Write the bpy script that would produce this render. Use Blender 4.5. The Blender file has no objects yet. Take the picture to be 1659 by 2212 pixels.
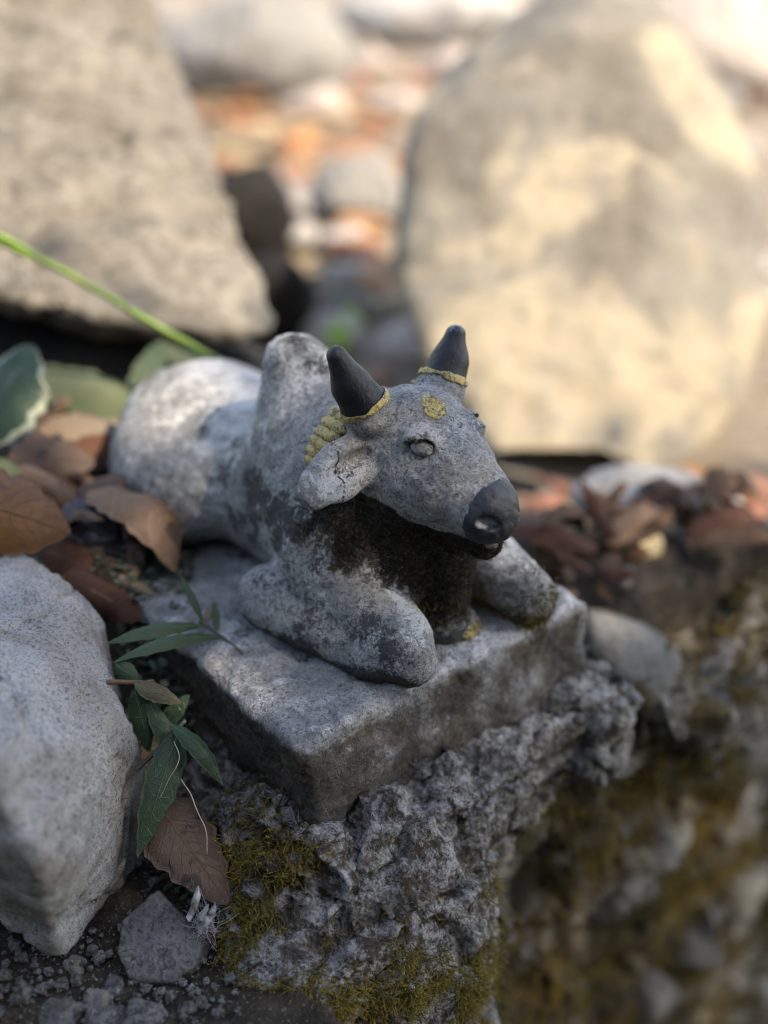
import bpy, bmesh, math, random
import numpy as np
from mathutils import Vector, Matrix, Quaternion

random.seed(7); rng = np.random.default_rng(7)
scene = bpy.context.scene
col = scene.collection

# ------------------------------------------------------------------ camera
VW, VH = 1659.0, 2212.0                       # the photograph's measuring grid
PITCH = math.radians(28.25); CAM_H = 0.28654; VFOV = math.radians(48.0)
FPX = VH / 2 / math.tan(VFOV / 2)
cam_data = bpy.data.cameras.new('camera'); cam = bpy.data.objects.new('camera', cam_data); col.objects.link(cam)
cam.location = (0, 0, CAM_H); cam.rotation_euler = (math.pi / 2 - PITCH, 0, 0)
cam_data.sensor_fit = 'VERTICAL'; cam_data.sensor_height = 36.0
cam_data.lens = 18.0 / math.tan(VFOV / 2)
cam_data.clip_start = 0.02; cam_data.clip_end = 400
cam_data.dof.use_dof = True; cam_data.dof.focus_distance = 0.456
cam_data.dof.aperture_fstop = 2.8; cam_data.dof.aperture_blades = 0
scene.camera = cam

# ------------------------------------------------------------------ sky, sun, exposure
SUN = Vector((0.62, -0.36, 0.80)).normalized()
world = bpy.data.worlds.new('World'); scene.world = world; world.use_nodes = True
wn = world.node_tree.nodes; wl = world.node_tree.links
sky = wn.new('ShaderNodeTexSky'); sky.sky_type = 'NISHITA'; sky.sun_disc = False
sky.sun_elevation = math.asin(SUN.z); sky.sun_rotation = math.atan2(SUN.x, SUN.y)
sky.altitude = 1400; sky.air_density = 1.0; sky.dust_density = 1.6; sky.ozone_density = 1.0
bg = wn['Background']; bg.inputs['Strength'].default_value = 0.15
wl.new(sky.outputs[0], bg.inputs['Color'])
sl = bpy.data.lights.new('sun', 'SUN'); so = bpy.data.objects.new('sun', sl); col.objects.link(so)
sl.energy = 2.0; sl.angle = math.radians(0.53); sl.color = (1.0, 0.97, 0.91)
so.rotation_euler = SUN.to_track_quat('Z', 'Y').to_euler(); so.location = (3, -2, 5)
vs = scene.view_settings
vs.view_transform = 'Standard'; vs.look = 'None'; vs.gamma = 1.0; vs.use_curve_mapping = False
vs.exposure = 2.22
vs.use_white_balance = True; vs.white_balance_temperature = 8600; vs.white_balance_tint = 12
scene.cycles.max_bounces = 5; scene.cycles.diffuse_bounces = 3; scene.cycles.glossy_bounces = 2
scene.cycles.use_denoising = True
scene.cycles.pixel_filter_type = 'BLACKMAN_HARRIS'; scene.cycles.filter_width = 0.95

# ------------------------------------------------------------------ coordinates
FW = np.array([0, math.cos(PITCH), -math.sin(PITCH)]); UP = np.array([0, math.sin(PITCH), math.cos(PITCH)])
RT = np.array([1.0, 0, 0]); CO = np.array([0, 0, CAM_H])
def W3(x, y, d):                              # photo grid point at a depth -> world
    return CO + (FW * FPX + RT * (x - VW / 2) + UP * (VH / 2 - y)) * (d / FPX)
def onz(x, y, z):                             # photo grid point on a level -> world
    d = FW * FPX + RT * (x - VW / 2) + UP * (VH / 2 - y)
    return CO + d * ((z - CAM_H) / d[2])
TH = math.radians(40.17); A3 = np.array([-.03028, .34681, 0.0])
UU = np.array([math.cos(TH), math.sin(TH), 0.0]); VV = np.array([-math.sin(TH), math.cos(TH), 0.0])
def LW(u, v, z): return A3 + UU * u + VV * v + np.array([0, 0, z])
def WL(P):
    q = np.asarray(P) - A3
    return q @ UU, q @ VV

# ------------------------------------------------------------------ noise
def _h(ix, iy, iz, seed):
    with np.errstate(over='ignore'):
        n = (ix.astype(np.uint32) * np.uint32(374761393) + iy.astype(np.uint32) * np.uint32(668265263)
             + iz.astype(np.uint32) * np.uint32(2246822519) + np.uint32((seed * 3266489917) & 0xffffffff))
        n = (n ^ (n >> np.uint32(13))) * np.uint32(1274126177)
        n = n ^ (n >> np.uint32(16))
        n = n * np.uint32(2654435761); n = n ^ (n >> np.uint32(15))
    return n.astype(np.float64) / 4294967295.0 * 2 - 1
def vnoise(P, seed=0):
    P = np.asarray(P, dtype=np.float64)
    i = np.floor(P).astype(np.int64); f = P - i
    w = f * f * f * (f * (f * 6 - 15) + 10)
    r = 0
    for dx in (0, 1):
        wx = w[:, 0] if dx else 1 - w[:, 0]
        for dy in (0, 1):
            wy = w[:, 1] if dy else 1 - w[:, 1]
            for dz in (0, 1):
                wz = w[:, 2] if dz else 1 - w[:, 2]
                r = r + wx * wy * wz * _h(i[:, 0] + dx, i[:, 1] + dy, i[:, 2] + dz, seed)
    return r
def fbm(P, scale, octv=4, seed=0, gain=0.5, ridged=False):
    P = np.asarray(P) * scale + 37.3 * (seed + 1); a = 1.0; r = 0; t = 0
    for k in range(octv):
        n = vnoise(P, seed + k * 17)
        if ridged: n = 1 - 2 * np.abs(n)
        r = r + a * n; t += a; a *= gain
        P = P * 2.03 + 11.7
        P = P[:, [1, 2, 0]]
    return r / t

# ------------------------------------------------------------------ meshes from distance fields
def surface_nets(f, lo, hi, h):
    lo = np.array(lo, float); hi = np.array(hi, float)
    C = 4
    n = np.ceil((hi - lo) / h / C).astype(int) * C + 1
    nc = (n - 1) // C + 1
    ax = [lo[k] + h * np.arange(n[k]) for k in range(3)]
    G = np.stack(np.meshgrid(*[ax[k][::C] for k in range(3)], indexing='ij'), -1).reshape(-1, 3)
    Fc = f(G).reshape(nc)
    act = np.abs(Fc) < h * C * 1.9
    cell = np.zeros(nc - 1, bool)
    for dx in (0, 1):
        for dy in (0, 1):
            for dz in (0, 1):
                cell |= act[dx:nc[0]-1+dx, dy:nc[1]-1+dy, dz:nc[2]-1+dz]
    F = np.repeat(np.repeat(np.repeat(Fc, C, 0), C, 1), C, 2)[:n[0], :n[1], :n[2]].copy()
    m = np.zeros(n, bool)
    fm = np.repeat(np.repeat(np.repeat(cell, C, 0), C, 1), C, 2)
    for dx in (0, 1):
        for dy in (0, 1):
            for dz in (0, 1):
                m[dx:dx+n[0]-1, dy:dy+n[1]-1, dz:dz+n[2]-1] |= fm
    idx = np.argwhere(m)
    vals = np.empty(len(idx))
    for s in range(0, len(idx), 400000):
        ii = idx[s:s+400000]
        vals[s:s+400000] = f(lo + ii * h)
    F[m] = vals
    ins = F < 0
    cnt = np.zeros(n - 1, np.int8)
    for dx in (0, 1):
        for dy in (0, 1):
            for dz in (0, 1):
                cnt += ins[dx:n[0]-1+dx, dy:n[1]-1+dy, dz:n[2]-1+dz]
    ac = np.argwhere((cnt > 0) & (cnt < 8))
    vid = -np.ones(n - 1, np.int64); vid[ac[:, 0], ac[:, 1], ac[:, 2]] = np.arange(len(ac))
    acc = np.zeros((len(ac), 3)); w = np.zeros(len(ac))
    cs = [(a, b, c) for a in (0, 1) for b in (0, 1) for c in (0, 1)]
    for i in range(8):
        for j in range(i + 1, 8):
            a, b = np.array(cs[i]), np.array(cs[j])
            if np.abs(a - b).sum() != 1: continue
            fa = F[tuple((ac + a).T)]; fb = F[tuple((ac + b).T)]
            x = (fa < 0) != (fb < 0)
            t = np.where(x, fa / np.where(x, fa - fb, 1), 0)
            acc += np.where(x[:, None], a + (b - a) * t[:, None], 0); w += x
    V = lo + h * (ac + acc / w[:, None])
    quads = []
    for k in range(3):
        e = [0, 0, 0]; e[k] = 1
        s0 = ins[tuple(slice(0, n[q] - e[q]) for q in range(3))]
        s1 = ins[tuple(slice(e[q], n[q]) for q in range(3))]
        E_ = np.argwhere(s0 != s1)
        o1, o2 = (k + 1) % 3, (k + 2) % 3
        ok = (E_[:, o1] > 0) & (E_[:, o2] > 0) & (E_[:, o1] < n[o1] - 1) & (E_[:, o2] < n[o2] - 1)
        E_ = E_[ok]
        d1 = np.zeros(3, int); d1[o1] = 1; d2 = np.zeros(3, int); d2[o2] = 1
        q = np.stack([vid[tuple((E_ - d1 - d2).T)], vid[tuple((E_ - d2).T)], vid[tuple(E_.T)], vid[tuple((E_ - d1).T)]], 1)
        fl = ~s0[tuple(E_.T)]
        q[fl] = q[fl][:, ::-1]
        quads.append(q)
    Q = np.concatenate(quads)
    return V, Q[(Q >= 0).all(1)]
def normals(V, Q):
    n = np.cross(V[Q[:, 2]] - V[Q[:, 0]], V[Q[:, 3 if Q.shape[1] == 4 else 1]] - V[Q[:, 1 if Q.shape[1] == 4 else 0]])
    if Q.shape[1] == 3: n = -n
    N = np.zeros_like(V)
    for k in range(Q.shape[1]): np.add.at(N, Q[:, k], n)
    return N / np.maximum(np.linalg.norm(N, axis=1, keepdims=True), 1e-12)
def smin(a, b, k):
    h = np.clip(0.5 + 0.5 * (b - a) / k, 0, 1)
    return b + (a - b) * h - k * h * (1 - h)
def smax(a, b, k): return -smin(-a, -b, k)
def rcone(P, a, b, r1, r2, sc=(1, 1, 1)):     # tapered capsule
    sc = np.array(sc); P = (P - np.array(a)) / sc; b = (np.array(b) - np.array(a)) / sc
    t = np.clip((P @ b) / (b @ b), 0, 1)
    return (np.linalg.norm(P - t[:, None] * b, axis=1) - (r1 + (r2 - r1) * t)) * sc.min()
def ell(P, c, r, R=None):
    q = P - np.array(c)
    if R is not None: q = q @ R
    r = np.array(r); k0 = np.linalg.norm(q / r, axis=1); k1 = np.linalg.norm(q / (r * r), axis=1)
    return k0 * (k0 - 1) / np.maximum(k1, 1e-9)
def sbox(P, lo, hi, r):
    lo = np.array(lo); hi = np.array(hi); c = (lo + hi) / 2; b = (hi - lo) / 2 - r
    q = np.abs(P - c) - b
    return np.linalg.norm(np.maximum(q, 0), axis=1) + np.minimum(q.max(1), 0) - r

# ------------------------------------------------------------------ objects
def mesh_obj(name, V, Q, mat, parent=None, origin=(0, 0, 0), smooth=True, attrs=None, uv=None):
    me = bpy.data.meshes.new(name)
    V = np.asarray(V, float) - np.asarray(origin, float); Q = np.asarray(Q)
    k = Q.shape[1]
    me.vertices.add(len(V)); me.vertices.foreach_set('co', V.astype(np.float32).ravel())
    me.loops.add(Q.size); me.loops.foreach_set('vertex_index', Q.astype(np.int32).ravel())
    me.polygons.add(len(Q)); me.polygons.foreach_set('loop_start', np.arange(0, Q.size, k, dtype=np.int32))
    me.update(calc_edges=True); me.validate()
    me.polygons.foreach_set('use_smooth', np.full(len(me.polygons), smooth))
    if attrs:
        for a, d in attrs.items():
            at = me.attributes.new(a, 'FLOAT', 'POINT'); at.data.foreach_set('value', np.asarray(d, np.float32))
    if uv is not None:
        l = me.uv_layers.new(name='UVMap'); l.data.foreach_set('uv', np.asarray(uv, np.float32)[Q.ravel()].ravel())
    if mat is not None: me.materials.append(mat)
    o = bpy.data.objects.new(name, me); col.objects.link(o); o.location = tuple(origin)
    if parent is not None: o.parent = parent
    return o
def empty(name, loc=(0, 0, 0), rz=0, parent=None):
    o = bpy.data.objects.new(name, None); col.objects.link(o); o.location = tuple(loc); o.rotation_euler = (0, 0, rz)
    o.empty_display_size = 0.02
    if parent: o.parent = parent
    return o
def tag(o, label=None, cat=None, group=None, kind=None):
    if label: o['label'] = label
    if cat: o['category'] = cat
    if group: o['group'] = group
    if kind: o['kind'] = kind
    return o
def split(V, Q, sel):                          # sub-mesh of the chosen faces
    q = Q[sel]; u, inv = np.unique(q, return_inverse=True)
    return V[u], inv.reshape(q.shape), u

# ------------------------------------------------------------------ materials
class MB:
    def __init__(s, name):
        s.m = bpy.data.materials.new(name); s.m.use_nodes = True
        s.n = s.m.node_tree.nodes; s.l = s.m.node_tree.links
        s.b = s.n['Principled BSDF']; s.b.inputs['Roughness'].default_value = 0.85
        tc = s.n.new('ShaderNodeTexCoord'); oi = s.n.new('ShaderNodeObjectInfo')
        mp = s.n.new('ShaderNodeVectorMath'); mp.operation = 'MULTIPLY_ADD'
        cx = s.n.new('ShaderNodeCombineXYZ')
        for k in range(3): s.l.new(oi.outputs['Random'], cx.inputs[k])
        s.l.new(cx.outputs[0], mp.inputs[0]); mp.inputs[1].default_value = (3.1, 1.7, 2.3)
        s.l.new(tc.outputs['Object'], mp.inputs[2])
        s.co = mp.outputs[0]; s.obj = tc.outputs['Object']; s.uv = tc.outputs['UV']; s.rand = oi.outputs['Random']
    def _set(s, sock, v):
        if hasattr(v, 'is_output') or isinstance(v, bpy.types.NodeSocket): s.l.new(v, sock)
        elif isinstance(v, (tuple, list)) and len(v) == 3 and sock.type == 'RGBA': sock.default_value = (*v, 1)
        else: sock.default_value = v
    def noise(s, scale, detail=4, rough=0.55, co=None, dist=0.0, color=False):
        t = s.n.new('ShaderNodeTexNoise'); t.inputs['Scale'].default_value = scale; t.inputs['Detail'].default_value = detail
        t.inputs['Roughness'].default_value = rough; t.inputs['Distortion'].default_value = dist
        s.l.new(co or s.co, t.inputs['Vector']); return t.outputs['Color' if color else 'Fac']
    def vor(s, scale, feat='F1', co=None, out='Distance', rnd=1.0):
        t = s.n.new('ShaderNodeTexVoronoi'); t.feature = feat; t.inputs['Scale'].default_value = scale
        t.inputs['Randomness'].default_value = rnd
        s.l.new(co or s.co, t.inputs['Vector']); return t.outputs[out]
    def ramp(s, fac, stops, interp='LINEAR'):
        r = s.n.new('ShaderNodeValToRGB'); r.color_ramp.interpolation = interp; e = r.color_ramp.elements
        while len(e) < len(stops): e.new(0.5)
        for k, (p, c) in enumerate(stops):
            e[k].position = p; e[k].color = (*c, 1) if isinstance(c, (tuple, list)) else (c, c, c, 1)
        s.l.new(fac, r.inputs[0]); return r.outputs[0]
    def math(s, op, a, b=0.0, clamp=False):
        m = s.n.new('ShaderNodeMath'); m.operation = op; m.use_clamp = clamp
        s._set(m.inputs[0], a); s._set(m.inputs[1], b); return m.outputs[0]
    def mix(s, fac, a, b, mode='MIX'):
        m = s.n.new('ShaderNodeMix'); m.data_type = 'RGBA'; m.blend_type = mode
        s._set(m.inputs[0], fac); s._set(m.inputs[6], a); s._set(m.inputs[7], b); return m.outputs[2]
    def step(s, x, a, b): return s.ramp(x, [(a, 0.0), (b, 1.0)])
    def attr(s, name):
        a = s.n.new('ShaderNodeAttribute'); a.attribute_name = name; return a.outputs['Fac']
    def scaleco(s, v, co=None):
        m = s.n.new('ShaderNodeVectorMath'); m.operation = 'MULTIPLY'; s.l.new(co or s.co, m.inputs[0]); m.inputs[1].default_value = v
        return m.outputs[0]
    def bump(s, h, strength=0.5, dist=0.001, normal=None):
        b = s.n.new('ShaderNodeBump'); b.inputs['Strength'].default_value = strength; b.inputs['Distance'].default_value = dist
        s.l.new(h, b.inputs['Height'])
        if normal is not None: s.l.new(normal, b.inputs['Normal'])
        return b.outputs[0]
    def done(s, color, rough=None, normal=None, spec=0.3, metallic=None, trans=None):
        s._set(s.b.inputs['Base Color'], color); s.b.inputs['Specular IOR Level'].default_value = spec
        if rough is not None: s._set(s.b.inputs['Roughness'], rough)
        if metallic is not None: s._set(s.b.inputs['Metallic'], metallic)
        if normal is not None: s.l.new(normal, s.b.inputs['Normal'])
        if trans:                                # thin leaf: some light passes through
            t = s.n.new('ShaderNodeBsdfTranslucent'); s._set(t.inputs['Color'], color)
            mx = s.n.new('ShaderNodeMixShader'); mx.inputs[0].default_value = trans
            s.l.new(s.b.outputs[0], mx.inputs[1]); s.l.new(t.outputs[0], mx.inputs[2])
            s.l.new(mx.outputs[0], s.n['Material Output'].inputs['Surface'])
        return s.m

def granite(name, base, light, dark, stain_shade, sp=900, stain_amt=0.5, patch=30, bumpd=0.0012, crack=0.0, speck=(.50, .62)):
    b = MB(name)
    big = b.noise(patch, 5, 0.6, dist=0.4); mid = b.noise(patch * 5, 5, 0.65); fine = b.noise(sp, 3, 0.7); fine2 = b.noise(sp * .45, 4, 0.75, dist=1.2)
    c = b.mix(b.step(big, .35, .65), base, light)
    c = b.mix(b.math('MULTIPLY', b.step(mid, .48, .70), .55), c, stain_shade)
    c = b.mix(b.math('MULTIPLY', b.step(b.noise(patch * .6, 4, .6, dist=.6), .55, .68), stain_amt), c, stain_shade)
    c = b.mix(b.math('MULTIPLY', b.step(fine2, *speck), .75), c, dark)
    c = b.mix(b.math('MULTIPLY', b.step(fine, .60, .68), .6), c, light)
    hgt = b.math('ADD', b.math('MULTIPLY', mid, 1.2), b.math('ADD', b.math('MULTIPLY', fine2, .6), b.math('MULTIPLY', fine, .25)))
    return b.done(c, .88, b.bump(hgt, .9, bumpd), .2)
M = {}
M['rock_pale'] = granite('pale_granite', (.31, .295, .28), (.43, .415, .40), (.05, .048, .05), (.20, .17, .135), 1700, .6, 14, .0012, speck=(.52, .57))
M['rock_tan'] = granite('tan_sandstone', (.125, .112, .094), (.21, .19, .16), (.045, .04, .036), (.085, .075, .06), 150, .6, 18, .002)
M['rock_gold'] = granite('golden_lichen_stone', (.36, .31, .22), (.60, .48, .27), (.16, .14, .11), (.17, .15, .115), 200, .85, 7, .003)
def boulder_mat():
    b = MB('stained_shaded_golden_boulder'); big = b.noise(6, 5, .6, dist=.5); mid = b.noise(28, 5, .65); vs_ = b.noise(1, 4, .6, co=b.scaleco((16, 10, 2.6)), dist=.3); f = b.noise(170, 4, .7); f2 = b.noise(60, 4, .7)
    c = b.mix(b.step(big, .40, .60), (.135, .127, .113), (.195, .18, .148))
    c = b.mix(b.math('MULTIPLY', b.step(b.math('ADD', vs_, b.math('MULTIPLY', b.attr('stain_shade'), .34)), .55, .70), .85), c, (.115, .102, .085))  # painted shade mask joins the vertical stain noise
    c = b.mix(b.math('MULTIPLY', b.step(b.math('SUBTRACT', b.noise(7, 4, .6, dist=.7), b.math('MULTIPLY', b.attr('stain_shade'), .14)), .51, .58), .85), c, (.32, .272, .195))
    c = b.mix(b.math('MULTIPLY', b.step(mid, .55, .65), .6), c, (.18, .165, .15))
    c = b.mix(b.math('MULTIPLY', b.step(f, .55, .62), .5), c, (.29, .27, .23))
    c = b.mix(b.math('MULTIPLY', b.step(f2, .58, .66), .6), c, (.10, .09, .08))
    return b.done(c, .9, b.bump(b.math('ADD', mid, b.math('MULTIPLY', f, .5)), .9, .004), .15)
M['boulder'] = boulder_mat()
M['rock_grey'] = granite('grey_stone', (.22, .21, .195), (.30, .29, .27), (.085, .08, .075), (.155, .135, .11), 400, .4, 12, .002)
M['rock_white'] = granite('whitish_stone', (.33, .315, .295), (.43, .415, .40), (.17, .155, .14), (.30, .24, .19), 300, .35, 14, .002)
M['rock_shade_dark'] = granite('shade_dark_stone', (.012, .011, .011), (.026, .024, .023), (.006, .006, .006), (.015, .012, .010), 300, .4, 12, .002)  # near black: shade of the hollow beside the slab put into the colour
M['rock_pink'] = granite('pinkish_stone', (.36, .295, .255), (.45, .40, .36), (.18, .15, .135), (.36, .23, .16), 300, .5, 14, .002)
M['rock_slate'] = granite('slate_grey_chip', (.085, .085, .09), (.17, .17, .172), (.028, .027, .028), (.075, .062, .03), 700, .7, 50, .0014)
M['rock_gritty'] = granite('gritty_mortar_lump', (.11, .105, .10), (.25, .245, .24), (.025, .023, .02), (.06, .05, .035), 900, .6, 60, .002, speck=(.48, .56))
M['rock_copin'] = granite('weathered_coping', (.15, .145, .13), (.22, .21, .19), (.05, .05, .045), (.10, .09, .065), 500, .4, 20, .002)

def statue_mat():
    b = MB('weathered_painted_concrete')
    moss, white, dark, smooth_, brown = [b.attr(k) for k in ('moss', 'white', 'dark', 'face', 'brown')]
    def st(x, k=3.0): return b.math('ADD', b.math('MULTIPLY', b.math('SUBTRACT', x, .5), k), .5)      # stretch noise round its middle
    n1 = st(b.noise(150, 6, .70, b.obj, .6), 2.6); n2 = st(b.noise(430, 5, .74, b.obj, 1.0), 3.0); n3 = b.noise(48, 5, .6, b.obj, .5); n4 = b.noise(800, 4, .75, b.obj, .8)
    c = b.mix(b.step(n3, .40, .60), (.265, .263, .257), (.40, .398, .392))
    c = b.mix(b.math('MULTIPLY', b.step(n1, .45, .95), .65), c, (.52, .52, .515))
    c = b.mix(b.math('MULTIPLY', b.step(n2, .35, 1.0), .55), c, (.10, .098, .096))
    fl = b.math('ADD', b.math('MULTIPLY', n2, .5), b.math('MULTIPLY', n1, .5))
    wt = b.math('ADD', fl, b.math('MULTIPLY', b.math('SUBTRACT', white, .47), 1.9))
    c = b.mix(b.math('MULTIPLY', b.step(wt, .50, .74), .9), c, (.62, .62, .615))
    dk = b.math('ADD', b.math('ADD', b.math('MULTIPLY', n2, .62), b.math('MULTIPLY', b.math('SUBTRACT', 1.0, n1), .38)), b.math('MULTIPLY', b.math('SUBTRACT', dark, .51), 1.9))
    c = b.mix(b.math('MULTIPLY', b.step(dk, .50, .74), .92), c, b.mix(b.step(n4, .40, .62), (.024, .024, .025), (.105, .104, .103)))
    br = b.math('ADD', b.math('MULTIPLY', fl, .45), b.math('MULTIPLY', brown, .75))
    c = b.mix(b.math('MULTIPLY', b.step(br, .38, .62), .92), c, b.mix(b.step(n2, .25, .80), (.030, .025, .021), b.mix(b.step(n3, .42, .60), (.10, .088, .075), (.20, .145, .10))))
    pit = b.step(n4, .52, .60)
    c = b.mix(b.math('MULTIPLY', pit, .72), c, (.06, .058, .056))
    mo = b.math('ADD', moss, b.math('MULTIPLY', b.math('SUBTRACT', fl, .5), 1.0))
    mc = b.mix(b.step(n2, .35, .80), (.010, .009, .008), b.mix(b.step(n4, .5, .62), (.05, .04, .028), (.14, .11, .075)))
    c = b.mix(b.step(mo, .34, .68), c, mc)
    h = b.math('ADD', b.math('MULTIPLY', n1, .45), b.math('ADD', b.math('MULTIPLY', n2, .35), b.math('MULTIPLY', n4, .30)))
    return b.done(c, .9, b.bump(h, 1.0, .0017), .15)
M['statue'] = statue_mat()
def paint_black(nm='worn_black_paint', k=1.0):
    b = MB(nm); n1 = b.noise(220, 5, .65, b.obj, .8); n2 = b.noise(1300, 3, .7, b.obj); tip = b.attr('white')
    c = b.mix(b.step(n1, .35, .75), tuple(x * k for x in (.005, .0055, .0075)), tuple(x * k for x in (.016, .018, .023)))
    w = b.math('ADD', b.math('MULTIPLY', n1, .55), b.math('ADD', b.math('MULTIPLY', n2, .35), b.math('MULTIPLY', tip, .45)))
    c = b.mix(b.math('MULTIPLY', b.step(w, .62, .78), .8), c, (.30, .31, .32))
    return b.done(c, b.ramp(n2, [(.3, .34), (.7, .58)]), b.bump(b.math('ADD', n1, b.math('MULTIPLY', n2, .4)), .6, .0009), .32)
M['black'] = paint_black(); M['nose'] = paint_black('faded_black_nose_paint', 2.4)
def paint_gold():
    b = MB('worn_gold_paint'); n1 = b.noise(420, 5, .7, b.obj, 1.0); n2 = b.noise(1500, 3, .7, b.obj)
    c = b.mix(b.step(n2, .35, .65), (.34, .24, .085), (.52, .40, .16))
    c = b.mix(b.math('MULTIPLY', b.step(n1, .50, .58), .9), c, (.07, .06, .045))
    return b.done(c, .5, b.bump(b.math('ADD', n1, n2), .6, .0008), .5, .35)
M['gold'] = paint_gold()
def concrete_rough():
    b = MB('rough_weathered_mortar')
    n0 = b.noise(22, 4, .6, b.obj, .6); n1 = b.noise(110, 6, .68, b.obj, .5); n2 = b.noise(520, 5, .75, b.obj, .6); v = b.vor(420, 'F1', b.obj); v2 = b.vor(1100, 'F1', b.obj)
    c = b.mix(b.step(n1, .42, .58), (.045, .038, .033), (.19, .175, .16))
    c = b.mix(b.math('MULTIPLY', b.step(n0, .47, .60), .8), c, (.070, .048, .032))
    crust = b.math('ADD', b.math('MULTIPLY', n2, .5), b.math('ADD', b.math('MULTIPLY', n1, .35), b.math('MULTIPLY', b.noise(40, 4, .6, b.obj, .8), .30)))
    c = b.mix(b.math('MULTIPLY', b.step(crust, .555, .63), .85), c, (.44, .43, .42))
    c = b.mix(b.math('MULTIPLY', b.step(n2, .56, .62), .8), c, (.028, .025, .023))
    c = b.mix(b.math('MULTIPLY', b.ramp(v2, [(.0, 1.0), (.20, 0.0)]), .55), c, (.52, .51, .50))
    c = b.mix(b.step(b.attr('wet'), .3, .7), c, b.mix(b.step(n1, .4, .6), (.028, .022, .016), (.085, .068, .03)))
    h = b.math('ADD', b.math('MULTIPLY', n1, 1.3), b.math('SUBTRACT', b.math('MULTIPLY', n2, .8), b.math('MULTIPLY', v, .8)))
    return b.done(c, .92, b.bump(h, 1.0, .0022), .15)
M['mortar'] = concrete_rough()
def soil():
    b = MB('dark_leafy_soil'); n1 = b.noise(60, 6, .7); n2 = b.noise(600, 4, .7); n3 = b.noise(4.0, 3, .5)
    c = b.mix(b.step(n1, .4, .65), (.022, .019, .016), (.075, .06, .045))
    c = b.mix(b.math('MULTIPLY', b.step(n2, .58, .66), .8), c, (.20, .185, .165))
    far = b.mix(b.step(n1, .40, .62), (.19, .15, .11), (.31, .26, .205))
    c = b.mix(b.step(b.attr('dry'), .2, .8), c, far)
    return b.done(c, .95, b.bump(b.math('ADD', n1, b.math('MULTIPLY', n2, .5)), 1.0, .004), .1)
M['soil'] = soil()
def leaf_mat(name, c1, c2, spot, vein, spots=.3, trans=.22, rough=.55, nveins=9, edge=None, waxy=.35):
    b = MB(name)
    sp = b.n.new('ShaderNodeSeparateXYZ'); b.l.new(b.uv, sp.inputs[0]); u, v = sp.outputs[0], sp.outputs[1]
    av = b.math('ABSOLUTE', b.math('SUBTRACT', v, .5))
    nz = b.noise(55, 4, .6); nf = b.noise(420, 4, .7)
    wob = b.math('MULTIPLY', b.math('SUBTRACT', nz, .5), .05)
    ph = b.math('FRACT', b.math('ADD', b.math('MULTIPLY', b.math('SUBTRACT', u, b.math('MULTIPLY', av, .55)), float(nveins)), wob))
    sv = b.ramp(b.math('ABSOLUTE', b.math('SUBTRACT', ph, .5)), [(0.0, 1.0), (.055, 0.0)])
    mr = b.ramp(av, [(0.0, 1.0), (.022, 0.0)])
    vv = b.math('MAXIMUM', b.math('MULTIPLY', sv, .6), mr)
    net = b.ramp(b.vor(230, 'DISTANCE_TO_EDGE'), [(0.0, 1.0), (.06, 0.0)])
    c = b.mix(b.step(nz, .32, .68), c1, c2)
    c = b.mix(b.math('MULTIPLY', net, .22), c, vein)
    c = b.mix(b.math('MULTIPLY', b.step(b.noise(95, 3, .6, dist=.8), .58, .64), spots), c, spot)
    c = b.mix(b.math('MULTIPLY', b.step(nf, .5, .7), .25), c, spot)
    c = b.mix(b.math('MULTIPLY', vv, .65), c, vein)
    if edge is not None:
        ew = b.math('ADD', av, b.math('MULTIPLY', b.math('SUBTRACT', b.noise(70, 4, .7), .5), .30))
        c = b.mix(b.step(ew, .40, .43), c, edge)
    hh = b.math('ADD', b.math('MULTIPLY', vv, .8), b.math('ADD', b.math('MULTIPLY', net, .2), b.math('MULTIPLY', nz, .6)))
    return b.done(c, rough, b.bump(hh, .5, .0012), waxy, trans=trans)
M['leaf_amber'] = leaf_mat('amber_dead_leaf', (0.204, 0.092, 0.029), (0.136, 0.058, 0.024), (0.034, 0.015, 0.012), (0.058, 0.027, 0.015), .45, .15, .5)
M['leaf_tan'] = leaf_mat('tan_dead_leaf', (0.184, 0.112, 0.068), (0.122, 0.068, 0.041), (0.048, 0.027, 0.020), (0.245, 0.184, 0.129), .4, .15)
M['leaf_red'] = leaf_mat('reddish_dead_leaf', (.105, .046, .028), (.062, .029, .021), (.022, .013, .011), (.13, .075, .05), .4, .12, .75, waxy=.12)
M['leaf_purple'] = leaf_mat('purple_black_leaf', (.032, .020, .038), (.02, .014, .022), (.012, .01, .012), (.05, .03, .05), .3, .05, .3, waxy=.6)
M['leaf_straw'] = leaf_mat('straw_curled_leaf', (0.218, 0.170, 0.119), (0.163, 0.116, 0.082), (0.082, 0.054, 0.041), (0.272, 0.224, 0.163), .4, .15)
M['leaf_spotty'] = leaf_mat('spotted_brown_leaf', (0.085, 0.048, 0.031), (0.058, 0.033, 0.024), (0.010, 0.007, 0.008), (0.129, 0.082, 0.051), .95, .12)
M['leaf_green'] = leaf_mat('deep_green_leaf', (0.019, 0.042, 0.018), (0.027, 0.056, 0.023), (0.014, 0.024, 0.014), (0.058, 0.088, 0.048), .2, .15, .38, 14)
M['leaf_mid'] = leaf_mat('mid_green_leaf', (0.041, 0.071, 0.034), (0.058, 0.092, 0.041), (0.034, 0.041, 0.020), (0.082, 0.116, 0.068), .3, .2, .42, 14)
M['leaf_olive'] = leaf_mat('olive_leaf', (0.099, 0.085, 0.044), (0.078, 0.068, 0.037), (0.048, 0.034, 0.020), (0.116, 0.095, 0.061), .4, .2, .5, 12)
M['leaf_pale'] = leaf_mat('pale_green_leaf', (0.102, 0.126, 0.058), (0.129, 0.146, 0.075), (0.075, 0.082, 0.041), (0.163, 0.177, 0.102), .3, .25, .5, 16)
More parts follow.
